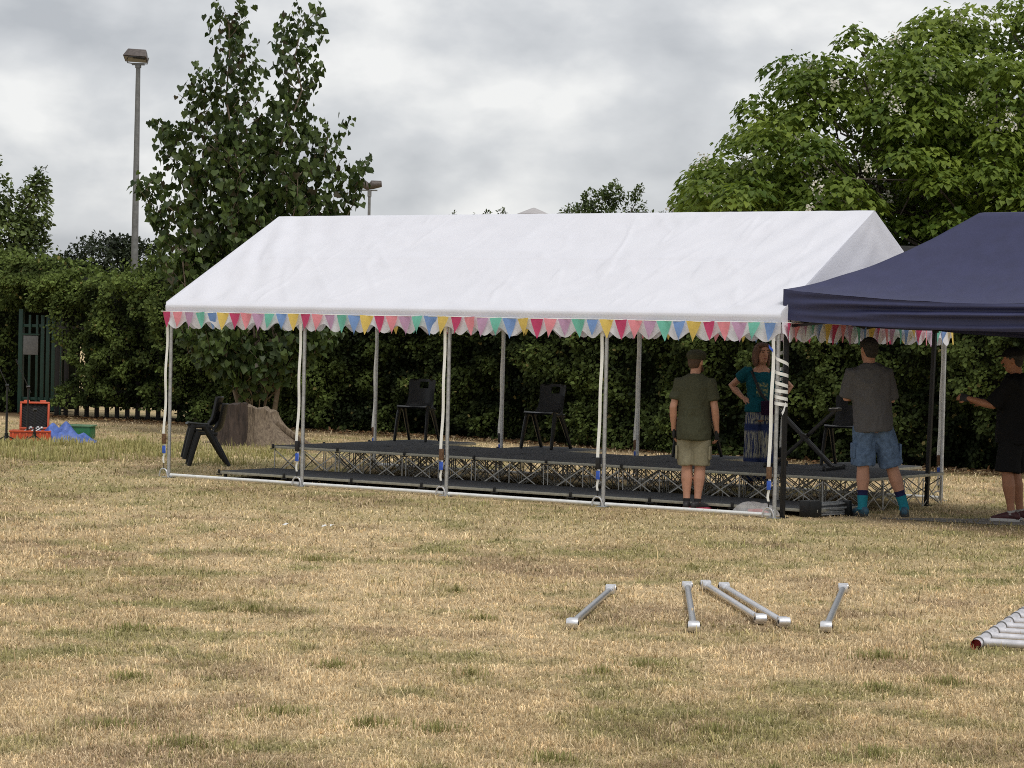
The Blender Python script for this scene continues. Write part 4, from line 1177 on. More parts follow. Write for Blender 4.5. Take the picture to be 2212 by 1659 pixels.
# ------------------------------------------------------------------ small things on the ground
def make_stump():
    t = thing('tree_stump', 'broad split tree stump with flared roots left of the stage', 'stump', (-3.9, 37.2, 0), 0)
    def chunk(name, cx, cy, r, h, flare, m, seed, cut=0, jag=.05):
        rows = []
        n = 48
        for i in range(13):
            q = i / 12; row = []
            for k in range(n + 1):
                a = 2 * PI * (k % n) / n
                fl = 1 + flare(a) * (1 - q) ** 1.7
                rg = 1 + .09 * (fbm(np.array([[math.cos(a) * 2.2, math.sin(a) * 2.2, q * .6]]), seed, 3)[0] - .5) * 2 + .05 * math.sin(a * 9 + seed + q) + .05 * math.sin(a * 17 + 4 * q + seed) * (.4 + q)
                hh = h * (1 + jag * (fbm(np.array([[math.cos(a) * 3, math.sin(a) * 3, 0]]), seed + 5, 2)[0] - .5) * 2) - cut * math.cos(a) * .5
                row.append(V(cx + r * fl * rg * math.cos(a), cy + r * fl * rg * math.sin(a) * .9, hh * q ** .9))
            rows.append(row)
        rows.append([V(cx + .55 * (q.x - cx), cy + .55 * (q.y - cy), q.z - .01) for q in rows[-1]]); rows.append([V(cx, cy, h - .03)] * (n + 1))
        MB().grid(rows).build(name, m, t, ang=60)
    dark = mat('dark_stump_bark', (.075, .052, .04), .95, 0, .6, 7, bump=1, bscale=16, stretch=(2.5, 2.5, .5), c2=(.018, .013, .011))
    pale = mat('weathered_split_wood', (.25, .195, .135), .9, 0, .55, 7, bump=1, bscale=12, stretch=(5, 5, .7), c2=(.085, .06, .042))
    chunk('bark_side', -.28, -.1, .21, .63, lambda a: .35 * max(0, math.cos(a + 2.2)) + .2 * max(0, math.cos(a + 1.2)), dark, 3)
    chunk('split_wood', .1, .1, .27, .57, lambda a: 1.9 * max(0, math.cos(a + .1)) ** 2.2 + .7 * max(0, math.cos(a + 1.1)) ** 4 + .3 * max(0, math.cos(a + 2.0)) ** 4, pale, 9, .1, .1)
    MB().tube([(.38, -.1, .36), (.6, -.15, .2), (.85, -.2, .06), (1.0, -.25, .0)], [(.03, .05), (.035, .05), (.03, .04), (.015, .02)], 8).tube([(.1, .3, .1), (-.3, .5, .04), (-.8, .6, .0)], [.1, .07, .02], 8).build('root', pale, t)
make_stump()

def make_case_stuff():
    t = thing('equipment_case', 'open orange hard case with black foam lid on the grass at the left edge', 'case', (-7.19, 37.0, 0), math.radians(8))
    o = M['orange']
    b = MB(); w, d, h = .60, .40, .17
    for c, s in (((0, 0, .012), (w, d, .024)), ((0, -d / 2 + .012, h / 2), (w, .024, h)), ((0, d / 2 - .012, h / 2), (w, .024, h)), ((-w / 2 + .012, 0, h / 2), (.024, d - .05, h)), ((w / 2 - .012, 0, h / 2), (.024, d - .05, h))): b.box(c, s)
    for x in np.linspace(-.25, .25, 6): b.box((x, -d / 2 - .006, h / 2 - .01), (.03, .02, h - .04))
    b.box((0, -d / 2 - .004, h - .01), (w + .02, .03, .024))
    b.build('case_base', o, t, bevel=.006)
    MB().box((0, 0, .09), (w - .06, d - .06, .1)).build('base_foam', M['foam'], t, bevel=.01)
    rot = Matrix.Rotation(math.radians(-12), 3, 'X'); c0 = V(.04, d / 2 + .02, h)
    lid = MB(); W2 = .44
    for c, s in (((0, .05, .2), (W2, .02, .42)), ((0, 0, .015), (W2, .1, .03)), ((0, 0, .405), (W2, .1, .03)), ((-W2 / 2 + .015, 0, .21), (.03, .1, .36)), ((W2 / 2 - .015, 0, .21), (.03, .1, .36))): lid.box(rot @ V(*c) + c0, s, rot)
    for x in (-.12, .12): lid.box(rot @ V(x, -.01, .43) + c0, (.09, .07, .03), rot)
    l = lid.build('case_lid', o, t, bevel=.008)
    rows = []
    for i in range(41):
        row = []
        for j in range(41):
            x = (j / 40 - .5) * (W2 - .062); z = .035 + .35 * i / 40
            row.append(rot @ V(x, -.012 - .012 * math.sin(x * 95 + z * 60) * math.sin(z * 95), z) + c0)
        rows.append(row)
    MB().grid(rows).build('lid_foam', M['foam'], l, ang=180)
    mc = MB()
    for x, y in ((-.1, -.05), (.0, .05), (.06, -.08)):
        mc.tube([(x, y, .15), (x + .05, y + .02, .18), (x + .09, y + .03, .2)], [.012, .014, .016], 8).sphere((x + .1, y + .033, .205), .027)
    mc.build('microphone', M['galv'], t)
    t2 = thing('storage_box', 'dark green plastic box half hidden behind the blue tarpaulin', 'box', (-6.72, 38.4, 0), math.radians(-6))
    g = MB(); w, d, h = .44, .3, .2
    for c, s in (((0, 0, .01), (w, d, .02)), ((0, -d / 2, h / 2), (w, .016, h)), ((0, d / 2, h / 2), (w, .016, h)), ((-w / 2, 0, h / 2), (.016, d, h)), ((w / 2, 0, h / 2), (.016, d, h))): g.box(c, s)
    g.build('box_body', M['green_box'], t2, bevel=.003)
    r = MB()
    for c, s in (((0, -d / 2 - .01, h), (w + .05, .03, .022)), ((0, d / 2 + .01, h), (w + .05, .03, .022)), ((-w / 2 - .01, 0, h), (.03, d - .01, .022)), ((w / 2 + .01, 0, h), (.03, d - .01, .022))): r.box(c, s)
    r.build('rim', mat('pale_green_rim', (.12, .24, .14), .5), t2, bevel=.003)
    # tarpaulin: crumpled sheet
    R = np.random.default_rng(8); n = 46; rows = []
    pk = [(-.12, .02, .25, .14), (.12, -.1, .17, .16), (.05, .12, .27, .13), (.3, .06, .12, .16), (-.3, -.02, .16, .12)]
    for i in range(n):
        row = []
        for j in range(n):
            x = (j / (n - 1) - .5) * 1.06; y = (i / (n - 1) - .5) * .62
            z = 0
            for px, py, ph, pr in pk:
                dd = abs(x - px) * .75 + abs(y - py) * .7 + .35 * math.hypot(x - px, y - py)
                z = max(z, ph * (1 - dd / (pr * 2.2)))
            rr = math.hypot(x / .53, y / .31)
            z += .035 * (fbm(np.array([[x * 7 + y * 5, y * 8 - x * 3, 1.]]), 17, 3)[0] - .5)
            z = max(.008, z) * min(1, max(.03, 2.2 * (1.06 - rr)))
            row.append(V(x + .03 * math.sin(y * 22), y + .03 * math.sin(x * 17), z))
        rows.append(row)
    tp = MB().grid(rows).build('tarpaulin', M['tarp'], None, ang=25)
    tp.location = (-6.78, 37.2, .005); tp.scale = (1.05, 1, 1.15); tp.rotation_euler = (0, 0, .1)
    tag(tp, 'crumpled blue tarpaulin lying beside the orange case', 'tarpaulin')
make_case_stuff()

def make_stands():
    bm = M['black_metal']
    def stand(label, x, y, h, boom, rz, spread=.28):
        t = thing('microphone_stand', label, 'microphone stand', (x, y, 0), rz, 'black microphone stands at the left edge')
        MB().tube([(0, 0, .1), (0, 0, h * .55)], .018, 8).build('pole', bm, t)
        MB().tube([(0, 0, h * .5), (0, 0, h)], .013, 8).build('pole', bm, t)
        MB().tube([(0, 0, .09), (0, 0, .17)], .028, 10).build('hub', M['black_plastic'], t)
        for k in range(3):
            a = 2 * PI * k / 3 + .4
            MB().tube([(0, 0, .13), (spread * math.cos(a), spread * math.sin(a), .012)], .009, 8).build('leg', bm, t)
        MB().tube([(-.025, 0, h), (.025, 0, h)], .022, 8).build('clutch', M['black_plastic'], t)
        if boom:
            MB().tube([(boom[0] * -.25, 0, h - boom[1] * .25), (boom[0], 0, h + boom[1])], .007, 8).build('boom', bm, t)
            MB().tube([(boom[0], 0, h + boom[1]), (boom[0] * 1.08, 0, h + boom[1] + .05)], .014, 8).build('clip', M['black_plastic'], t)
    stand('taller black microphone stand whose boom rises left, left of the case', -7.33, 35.9, .86, (-.16, .34), .1)
    stand('black microphone stand right behind the case end with a boom rising left', -7.22, 36.9, .82, (-.17, .36), .3)
    stand('black microphone stand cut by the left edge of the photo', -7.62, 36.1, .78, None, 0)
    stand('short black microphone stand standing just before the orange case', -7.0, 36.3, .5, None, .5, .2)
make_stands()

def make_bundle_bag():
    t = thing('folded_frame', 'black strapped bundle of folded struts on the grass beside the low platforms', 'bundle', (3.2, 24.98, 0), math.atan2(.39, .47))
    R = random.Random(3); mb = MB()
    for k in range(15):
        y = R.uniform(-.06, .06); z = .02 + R.random() * .12
        mb.bar((-.24, y, z), (.3, y + R.uniform(-.02, .02), z + R.uniform(-.02, .02)), .016, .016)
    mb.build('struts', mat('grey_struts', (.3, .31, .32), .5, .4, .4, 30), t)
    MB().box((-.22, 0, .085), (.17, .16, .17)).build('end_cap', M['black_plastic'], t, bevel=.02)
    MB().box((.29, 0, .08), (.05, .15, .16)).build('end_cap', M['black_plastic'], t, bevel=.01)
    n = 30; rows = []
    for i in range(n):
        row = []
        for j in range(n):
            x = (j / (n - 1) - .5) * .5; y = (i / (n - 1) - .5) * .3; r = math.hypot(x / .25, y / .15)
            z = .115 * max(0, 1 - r ** 2) ** .6 * (.6 + .8 * fbm(np.array([[x * 14, y * 14, 2.]]), 5, 3)[0]) + .006
            row.append(V(x + .02 * math.sin(y * 40), y, z))
        rows.append(row)
    b = thing('plastic_bag', 'clear plastic bag with red contents on the grass at the marquee corner post', 'bag', T(7.66, .24, 0), -YAW)
    MB().grid(rows).build('film', mat('thin_plastic_film', (.7, .7, .7), .25, 0, .1, 20, bump=.6, bscale=30, alpha=.42), b, ang=30)
    MB().tube([(-.06, -.03, .035), (.05, -.02, .04), (.16, -.03, .03)], [.03, .035, .02], 10).sphere((.02, .03, .04), (.08, .04, .03)).build('red_contents', mat('red_cloth', (.6, .06, .03), .6, 0, .3, 20), b)
    for k, (x, y) in enumerate(((-1.99, 22.0), (-1.63, 21.9), (-1.56, 21.95))):
        o = MB().grid([[V(.03 * a, .02 * c, .02 + .012 * math.sin(a * 2 + c + k)) for a in (-1, 0, 1)] for c in (-1, 0, 1)]).build('paper_scrap', M['tape'])
        o.location = (x, y, .02); tag(o, ['white scrap of paper on the left lawn, leftmost of three', 'white scrap of paper on the left lawn, middle of three', 'white scrap of paper on the left lawn, rightmost of three'][k], 'paper scrap', 'white scraps on the lawn')
make_bundle_bag()

# ------------------------------------------------------------------ people
def solid(mb, name, m, parent, voxel=.011, smooth=5, wr=0, wscale=9, wst=(1, 1, .45), seed=1, loc=None):
    """fuse overlapping closed tubes into one continuous skin; optional cloth creases"""
    me = mb.mesh('tmp', smooth=False)
    o = bpy.data.objects.new('tmp', me); COL.objects.link(o)
    r = o.modifiers.new('r', 'REMESH'); r.mode = 'VOXEL'; r.voxel_size = voxel; r.use_smooth_shade = True
    if smooth:
        q = o.modifiers.new('s', 'SMOOTH'); q.factor = .5; q.iterations = smooth
    dg = bpy.context.evaluated_depsgraph_get()
    nm = bpy.data.meshes.new_from_object(o.evaluated_get(dg)); bpy.data.objects.remove(o)
    nm.name = name
    n = len(nm.vertices)
    if wr and n:
        co = np.empty(n * 3, np.float32); nm.vertices.foreach_get('co', co); co = co.reshape(-1, 3)
        no = np.empty(n * 3, np.float32); nm.vertex_normals.foreach_get('vector', no); no = no.reshape(-1, 3)
        p = co * np.array(wst) * wscale
        p = p + 1.2 * np.c_[vnoise(co * 5, seed + 3), vnoise(co * 5, seed + 4), vnoise(co * 5, seed + 5)]
        d = (1 - np.abs(fbm(p, seed, 3) * 2 - 1)) - .75
        co = co + no * (d * wr)[:, None]
        nm.vertices.foreach_set('co', co.astype(np.float32).ravel()); nm.update()
    nm.polygons.foreach_set('use_smooth', np.ones(len(nm.polygons), bool))
    nm.materials.clear(); nm.materials.append(m)
    return link(name, nm, m, parent)

def hand(mb, w, d, palm, side, curl=.45, k=1.0, glove=None):
    """w wrist, d pointing direction, palm = direction the palm faces, side = +1 if the thumb is on +cross"""
    w = V(*w); d = V(*d).normalized(); pn = V(*palm); pn = (pn - d * pn.dot(d)).normalized(); x = d.cross(pn) * side
    mb.tube([w - d * .02, w + d * .02, w + d * .055, w + d * .088], [(.026 * k, .018 * k), (.034 * k, .016 * k), (.041 * k, .0155 * k), (.038 * k, .012 * k)], 12, ref=x, dome=True)
    if glove is not None:
        glove.tube([w - d * .03, w + d * .0, w + d * .04, w + d * .088], [(.031 * k, .024 * k), (.034 * k, .022 * k), (.045 * k, .021 * k), (.044 * k, .019 * k)], 12, ref=x)
    for i, (off, ln) in enumerate(((.029, .072), (.010, .082), (-.010, .076), (-.029, .060))):
        p = w + d * (.084 - .004 * abs(i - 1)) + x * off * k; pts = [p - d * .02]; a = curl * .5 + .07 * i; dd = d
        for sgm in (.45, .32, .27):
            dd = (d * math.cos(a) + pn * math.sin(a)).normalized(); pts.append(pts[-1] + (d * .02 if len(pts) == 1 else V(0, 0, 0)) + dd * ln * sgm * k); a += curl * .75
        mb.tube(pts, [.0092 * k, .0088 * k, .008 * k, .0066 * k], 8, dome=True)
    b = w + d * .03 + x * .03 * k
    mb.tube([b - x * .012, b + (x * .6 + d * .8).normalized() * .035 * k, b + (x * .35 + d * .95 + pn * .35).normalized() * .066 * k], [.014 * k, .0115 * k, .0085 * k], 8, dome=True)

def head_rings(k=1.0, grow=0):
    R = [(-.118, .030, .028, .058), (-.100, .046, .05, .042), (-.07, .058, .07, .024), (-.035, .067, .086, .01), (0, .073, .094, .002), (.04, .077, .099, -.004), (.075, .071, .091, -.007), (.10, .054, .07, -.008), (.118, .026, .034, -.008)]
    return [(z, rx + grow, ry + grow, y) for z, rx, ry, y in R]

def add_head(mb, M4, fem=False):
    h = MB(); R = head_rings()
    h.tube([(0, y, z) for z, rx, ry, y in R], [(rx, ry) for z, rx, ry, y in R], 16, ref=(1, 0, 0))
    h.tube([(0, .088, .022), (0, .104, -.004), (0, .112, -.024)], [.009, .012, .0155], 8, dome=True)
    h.sphere((0, .094, -.058), (.024, .012, .009), 8, 6)
    h.sphere((-.03, .08, .028), (.022, .014, .008), 8, 6).sphere((.03, .08, .028), (.022, .014, .008), 8, 6)
    for sx in (-1, 1):
        h.sphere((sx * .078, -.008, -.006), (.011, .02, .032), 8, 6, Matrix.Rotation(sx * .35, 3, 'Z'))
    h.xf(M4); mb.join(h)

def shoe(parent, ank, toe, m_up, m_sole, k=1.0):
    """ank = ankle position; toe = direction on the ground"""
    a = V(ank[0], ank[1], 0); d = V(toe[0], toe[1], 0).normalized()
    mb = MB().tube([a - d * .06 + V(0, 0, .055), a - d * .01 + V(0, 0, .06), a + d * .06 + V(0, 0, .055), a + d * .13 + V(0, 0, .042), a + d * .185 + V(0, 0, .034)],
                   [(.034, .046), (.038, .052), (.042, .042), (.046, .032), (.034, .022)], 14, ref=(-d.y, d.x, 0), dome=True)
    mb.tube([a - d * .005 + V(0, 0, .06), a - d * .01 + V(0, 0, .1)], [(.042, .048), (.04, .045)], 12, ref=(-d.y, d.x, 0))
    s = solid(mb, 'shoe', m_up, parent, .008, 3)
    so = MB(); n = 28; x = V(-d.y, d.x, 0)
    def ol(q): return .045 + .008 * math.sin(q) - (.006 if math.sin(q) < 0 else 0)
    pr = []
    for i in range(n):
        b = 2 * PI * i / n; pr.append(a + d * (.065 + .152 * math.cos(b)) + x * (.047 + .006 * math.cos(b)) * math.sin(b))
    so.add([p + V(0, 0, .001) for p in pr] + [p + V(0, 0, .034) for p in pr], [tuple(range(n - 1, -1, -1)), tuple(n + i for i in range(n))] + [(i, (i + 1) % n, n + (i + 1) % n, n + i) for i in range(n)])
    so.build('sole', m_sole, s, bevel=.004)
    return s

def limb3(mb, a, b, c, ra, rb, rc, bulge=0, n=12):
    a, b, c = V(*a), V(*b), V(*c)
    mb.tube([a, a.lerp(b, .5), b, b.lerp(c, .35), b.lerp(c, .75), c], [ra, lerp(ra, rb, .5), rb, lerp(rb, rc, .3) + bulge, lerp(rb, rc, .8), rc], n, dome=True)

HAIRN = 0
def person(label, loc, rz, h, P):
    t = thing('person', label, 'person', loc, rz)
    k = h / 1.75; t.scale = (k, k, k)
    skin = P['skin']; body = MB(); glove = MB() if P.get('glove') else None
    ox, oy = P.get('hip', (0, 0)); sx_, sy_ = P.get('sh', (0, 0)); w = P.get('w', 1.0)
    def sp(z): q = (z - .88) / (1.45 - .88); return V(lerp(ox, sx_, q), lerp(oy, sy_, q), z)
    TR = P.get('torso', [(.82, .10, .09), (.88, .165, .118), (.95, .176, .126), (1.04, .162, .115), (1.14, .16, .11), (1.26, .176, .116), (1.36, .182, .11), (1.42, .155, .09), (1.465, .095, .068), (1.50, .06, .06)])
    body.tube([sp(z) for z, a, b in TR], [(a * w, b * w) for z, a, b in TR], 20, ref=(1, 0, 0))
    nk = sp(1.47)
    yaw, pit = P.get('head', (0, 0)); hc = V(nk.x + P.get('hx', 0), nk.y + .035, 1.632)
    HM = Matrix.Translation(hc) @ Matrix.Rotation(yaw, 4, 'Z') @ Matrix.Rotation(pit, 4, 'X')
    body.tube([nk + V(0, -.01, -.03), nk + V(0, 0, .05), hc + V(0, -.015, -.06)], [(.066 * w, .062), .056 * w, .056 * w], 14)
    add_head(body, HM)
    for i, sd in enumerate((-1, 1)):
        S = V(sx_ + sd * P.get('shw', .185), sy_, 1.405); E, W, hd, pn, cu = P['arms'][i]
        limb3(body, S, E, W, .046 * w, .042, .028, .004)
        hand(body, W, hd, pn, P.get('thumb', (1, -1))[i], cu, 1.0, glove)
        H = V(ox + sd * .09, oy, .9); K, A, toe = P['legs'][i]
        limb3(body, H, K, A, .088 * w, .06, .037, .012 * w)
        body.tube([V(*A) + V(0, 0, .0), V(A[0], A[1], .05), V(A[0], A[1], .045) + V(toe[0], toe[1], 0).normalized() * .12], [.04, (.034, .038), (.034, .026)], 10, dome=True)
    b = solid(body, 'body', skin, t, .0058, 4)
    if glove: solid(glove, 'glove', P['glove'], t, .007, 2)
    # shirt
    sh = MB()
    for i, (z, a, b_) in enumerate(P['shirt']): pass
    sh.tube([sp(z) + V(0, -.004, 0) for z, a, b_ in P['shirt']], [(a * w + .007, b_ * w + .016) for z, a, b_ in P['shirt']], 24, ref=(1, 0, 0))
    for i, sd in enumerate((-1, 1)):
        S = V(sx_ + sd * (P.get('shw', .185) - .01), sy_, 1.405); E = V(*P['arms'][i][0]); q = P.get('sleeve', .62)
        sh.tube([S - V(sd * .05, 0, -.005), S, S.lerp(E, q * .5), S.lerp(E, q)], [.062 * w, .078 * w, .077 * w, .077 * w], 14)
    solid(sh, 'shirt', P['shirt_m'], t, .011, 4, P.get('wr', .03), 8, (1, 1, .6), 5)
    # shorts or trousers
    st = MB(); LW = P['lower']
    st.tube([sp(z) for z, a, b_ in LW['top']], [(a * w, b_ * w) for z, a, b_ in LW['top']], 22, ref=(1, 0, 0))
    for i, sd in enumerate((-1, 1)):
        H = V(ox + sd * .088, oy, .88); K, A, toe = P['legs'][i]; K = V(*K); A = V(*A)
        pts = [H, H.lerp(K, .5)] + ([H.lerp(K, LW['len'])] if LW['len'] <= 1 else [K, K.lerp(A, .5), K.lerp(A, LW['len'] - 1)])
        st.tube(pts, [r_ * w if not isinstance(r_, tuple) else r_ for r_ in LW['r']][:len(pts)], 16)
    s = solid(st, LW['name'], LW['m'], t, .011, 4, LW.get('wr', .016), 7, (1, 1, .55), 9)
    for i, sd in enumerate((-1, 1)):
        K, A, toe = P['legs'][i]; A = V(*A)
        if LW.get('pocket'):
            K = V(*K); H = V(ox + sd * .088, oy, .88); q = H.lerp(K, .62)
            MB().box(q + V(sd * .108 * w, -.01, 0), (.024, .13, .15)).build('cargo_pocket', LW['m'], s, bevel=.01)
        if P.get('sock'):
            for nm, m, z0, z1, r0 in P['sock']:
                K = V(*P['legs'][i][0]); pt = lambda z: A.lerp(K, max(0, (z - A.z) / (K.z - A.z))) * 1.0 if z > A.z else V(A.x, A.y, z)
                zz = [lerp(z0, z1, q / 4) for q in range(5)]
                MB().tube([pt(z) + V(0, 0, 0) for z in zz], [r0 + .006, r0, r0 + .001, r0 + .004, r0 + .008], 14).build(nm, m, t)
        shoe(t, A, toe, *P['shoe'])
    return t, HM, sp

HB = mat('brown_hair', (.075, .04, .022), .7, 0, .4, 40, bump=.5, bscale=120)
HD = mat('dark_hair', (.02, .017, .015), .7, 0, .4, 40, bump=.5, bscale=120)
HA = mat('auburn_hair', (.115, .055, .034), .6, 0, .4, 30, bump=.6, bscale=90, stretch=(1, 1, .2))
def cloth(name, c, var=.12, sc=120): return mat(name, c, .9, 0, var, sc, bump=.15, bscale=300, spec=.15)

def short_hair(HM, m, t, grow=.009, nape=-.075):
    h = MB()
    h.sphere((0, -.012, .035), (.077 + grow, .095 + grow, .082 + grow), 18, 12)
    h.tube([(0, -.045, .03), (0, -.05, -.03), (0, -.045, nape)], [(.072 + grow * .6, .055 + grow), (.066 + grow * .6, .048 + grow), (.05, .036)], 16, ref=(1, 0, 0))
    # keep the face clear
    h.xf(HM); o = solid(h, 'hair', m, t, .007, 3, .006, 40, (1, 1, 1), 3); return o

SOLE_W = mat('pale_sole', (.45, .44, .42), .6); SOLE_P = mat('pink_sole', (.8, .1, .19), .5); SOLE_D = mat('dark_sole', (.03, .032, .035), .7)
def make_people():
    # man in the green T-shirt, back to the viewer
    P = dict(skin=M['skin'], head=(-.35, -.03), glove=mat('black_glove', (.01, .01, .011), .7, 0, .2, 40), w=.97, shw=.17,
             arms=[((-.228, -.05, 1.13), (-.228, .03, .875), (.05, .18, -1), (.9, .2, 0), .5), ((.232, -.04, 1.12), (.25, .03, .87), (-.02, .2, -1), (-.9, .2, 0), .6)], thumb=(-1, 1),
             legs=[((-.07, .02, .49), (-.06, -.02, .09), (-.05, 1)), ((.075, .02, .49), (.06, -.03, .09), (.6, .8))],
             shirt=[(.775, .186, .138), (.85, .19, .145), (.95, .186, .14), (1.05, .178, .13), (1.15, .176, .126), (1.26, .186, .128), (1.36, .192, .122), (1.43, .172, .10), (1.475, .11, .078), (1.50, .07, .07)],
             shirt_m=cloth('olive_jersey', (.062, .064, .040), .2, 60), sleeve=.70,
             lower=dict(name='shorts', m=cloth('khaki_cotton', (.24, .22, .15), .15, 40), top=[(.98, .16, .115), (.9, .176, .13), (.83, .178, .13)], r=[.106, .108, .112], len=.98, pocket=True, wr=.02),
             shoe=(mat('black_trainer', (.02, .018, .02), .6, 0, .4, 30), SOLE_P), sock=[('sock', mat('black_sock', (.015, .015, .017), .9), .07, .13, .037)])
    t, HM, sp = person('man in olive T-shirt, khaki shorts and flat cap standing before the stage, back turned', V(1.885, 25.46, 0), -.22, 1.64, P)
    short_hair(HM, HB, t, .004, -.07)
    c = MB(); c.sphere((0, .004, .078), (.108, .132, .06), 20, 10).tube([(0, -.006, .025), (0, -.006, .075)], [(.09, .11), (.104, .128)], 20, ref=(1, 0, 0))
    c.tube([(0, .07, .052), (0, .12, .048), (0, .15, .038)], [(.08, .016), (.07, .012), (.04, .006)], 14, ref=(1, 0, 0), dome=True)
    c.xf(HM); solid(c, 'flat_cap', cloth('olive_tweed', (.05, .05, .032), .3, 60), t, .008, 3, .004, 14)
    bd = MB(); bd.tube([(-.066, .015, -.04), (-.055, .06, -.085), (0, .09, -.105), (.055, .06, -.085), (.066, .015, -.04)], [.012, .02, .026, .02, .012], 10, dome=True)
    bd.xf(HM); solid(bd, 'beard', HB, t, .007, 3, .004, 40)
    # woman facing the viewer behind the stage
    tm, nt, PB, out = base_mat('patterned_trousers'); L = nt.links.new
    tc = nd(nt, 'ShaderNodeTexCoord'); mp = nd(nt, 'ShaderNodeMapping'); mp.inputs['Scale'].default_value = (75, 75, 4.5); L(tc.outputs['Object'], mp.inputs['Vector'])
    nz = nd(nt, 'ShaderNodeTexNoise', Scale=1.0, Detail=4.0, Roughness=.6); L(mp.outputs[0], nz.inputs['Vector'])
    r1 = nd(nt, 'ShaderNodeValToRGB'); r1.color_ramp.elements[0].position = .45; r1.color_ramp.elements[0].color = (.012, .025, .1, 1); r1.color_ramp.elements[1].position = .53; r1.color_ramp.elements[1].color = (.33, .32, .25, 1)
    L(nz.outputs['Fac'], r1.inputs[0])
    sx = nd(nt, 'ShaderNodeSeparateXYZ'); L(tc.outputs['Object'], sx.inputs[0])
    r2 = nd(nt, 'ShaderNodeValToRGB'); r2.color_ramp.interpolation = 'LINEAR'
    for p_, c_ in ((.38, 0), (.41, 1), (.69, 1), (.72, 0), (.785, 0), (.81, 1), (.93, 1)):
        e = r2.color_ramp.elements.new(p_); e.color = (c_, c_, c_, 1)
    L(sx.outputs[2], r2.inputs[0])
    mx = nd(nt, 'ShaderNodeMix', data_type='RGBA'); mx.inputs[6].default_value = (.012, .025, .095, 1); L(r2.outputs[0], mx.inputs[0]); L(r1.outputs[0], mx.inputs[7])
    L(mx.outputs[2], PB.inputs['Base Color']); PB.inputs['Roughness'].default_value = .9
    P = dict(skin=M['skin'], head=(.5, -.02), w=.93, shw=.172,
             torso=[(.82, .10, .09), (.88, .17, .12), (.95, .182, .125), (1.04, .16, .108), (1.14, .148, .1), (1.24, .165, .12), (1.32, .165, .12), (1.40, .15, .085), (1.45, .1, .065), (1.49, .055, .055)],
             arms=[((-.35, -.10, 1.235), (-.215, .02, 1.10), (.75, .35, -.35), (.3, -.3, -.8), .5), ((.35, -.10, 1.235), (.215, .02, 1.10), (-.75, .35, -.35), (-.3, -.3, -.8), .5)], thumb=(1, -1),
             legs=[((-.095, .02, .49), (-.1, 0, .09), (-.15, 1)), ((.095, .02, .49), (.1, 0, .09), (.15, 1))],
             shirt=[(.935, .196, .145), (1.0, .188, .138), (1.1, .168, .125), (1.18, .168, .13), (1.25, .18, .142), (1.32, .178, .135), (1.385, .165, .1), (1.405, .15, .085)],
             shirt_m=cloth('teal_jersey', (.006, .075, .10), .2, 30), sleeve=.5,
             lower=dict(name='trousers', m=tm, top=[(1.0, .165, .12), (.92, .186, .135), (.84, .18, .135)], r=[.1, .104, .1, .106, .118], len=1.93, wr=.02),
             shoe=(mat('black_shoe', (.02, .02, .02), .6), SOLE_D))
    t, HM, sp = person('woman in teal T-shirt and patterned wide trousers standing hands on hips behind the stage', T(5.72, 3.92), PI - .08, 1.73, P)
    h = MB(); h.sphere((0, -.018, .035), (.09, .105, .094), 18, 12)
    h.tube([(0, -.055, .03), (0, -.06, -.06), (0, -.055, -.15)], [(.088, .058), (.096, .058), (.078, .042)], 16, ref=(1, 0, 0))
    for s_ in (-1, 1): h.tube([(s_ * .07, .03, .06), (s_ * .086, .005, 0), (s_ * .092, .0, -.08), (s_ * .088, .01, -.15)], [(.02, .045), (.024, .048), (.026, .045), (.012, .024)], 10, dome=True)
    h.tube([(-.06, .06, .09), (0, .075, .1), (.06, .06, .09)], [.022, .024, .022], 8, dome=True)
    h.xf(HM); solid(h, 'hair', HA, t, .007, 3, .012, 16, (1, 1, .25), 3)
    for s_ in (-1, 1):
        MB().sphere(HM @ V(s_ * .031, .083, .014), (.013, .01, .0075), 8, 6).build('eye', mat('eye_dark', (.02, .014, .012), .3) if s_ < 0 else bpy.data.materials['eye_dark'], t)
        MB().tube([HM @ V(s_ * .014, .094, .034), HM @ V(s_ * .034, .09, .038), HM @ V(s_ * .05, .076, .032)], .0045, 6).build('eyebrow', HB, t)
    MB().tube([HM @ V(-.024, .094, -.058), HM @ V(0, .105, -.056), HM @ V(.024, .094, -.058)], [.003, .006, .003], 6, dome=True).build('lips', mat('lips', (.33, .1, .09), .5), t)
    pr = []
    for i in range(13):
        row = []
        for j in range(11):
            x = (j / 10 - .5) * .14; z = 1.2 + (i / 12 - .5) * .17
            row.append(V(x - .01, .1305 - 1.1 * x * x + .008 * math.sin((z - 1.12) * 14) + .012, z))
        pr.append(row)
    pm, nt, PB, out = base_mat('shirt_print'); L = nt.links.new
    tc = nd(nt, 'ShaderNodeTexCoord'); nz = nd(nt, 'ShaderNodeTexNoise', Scale=34.0, Detail=3.0); L(tc.outputs['Object'], nz.inputs['Vector'])
    rp = nd(nt, 'ShaderNodeValToRGB'); rp.color_ramp.elements[0].position = .46; rp.color_ramp.elements[0].color = (.01, .075, .09, 1); rp.color_ramp.elements[1].position = .6; rp.color_ramp.elements[1].color = (.24, .24, .1, 1)
    L(nz.outputs['Fac'], rp.inputs[0]); L(rp.outputs[0], PB.inputs['Base Color']); PB.inputs['Roughness'].default_value = .9
    bg = thing('shoulder_bag', 'dark purple crossbody bag hanging at the hip of the woman in teal', 'bag', t.location, t.rotation_euler.z); bg.scale = t.scale
    pp = MB().grid(pr).build('shirt_print', pm, t, ang=180)
    MB().tube([(.12, -.1, 1.40), (.125, 0, 1.45), (.11, .1, 1.40), (.06, .15, 1.28), (0, .155, 1.15), (-.08, .16, 1.06)], [(.017, .004)] * 6, 8).build('strap', M['black_plastic'], bg)
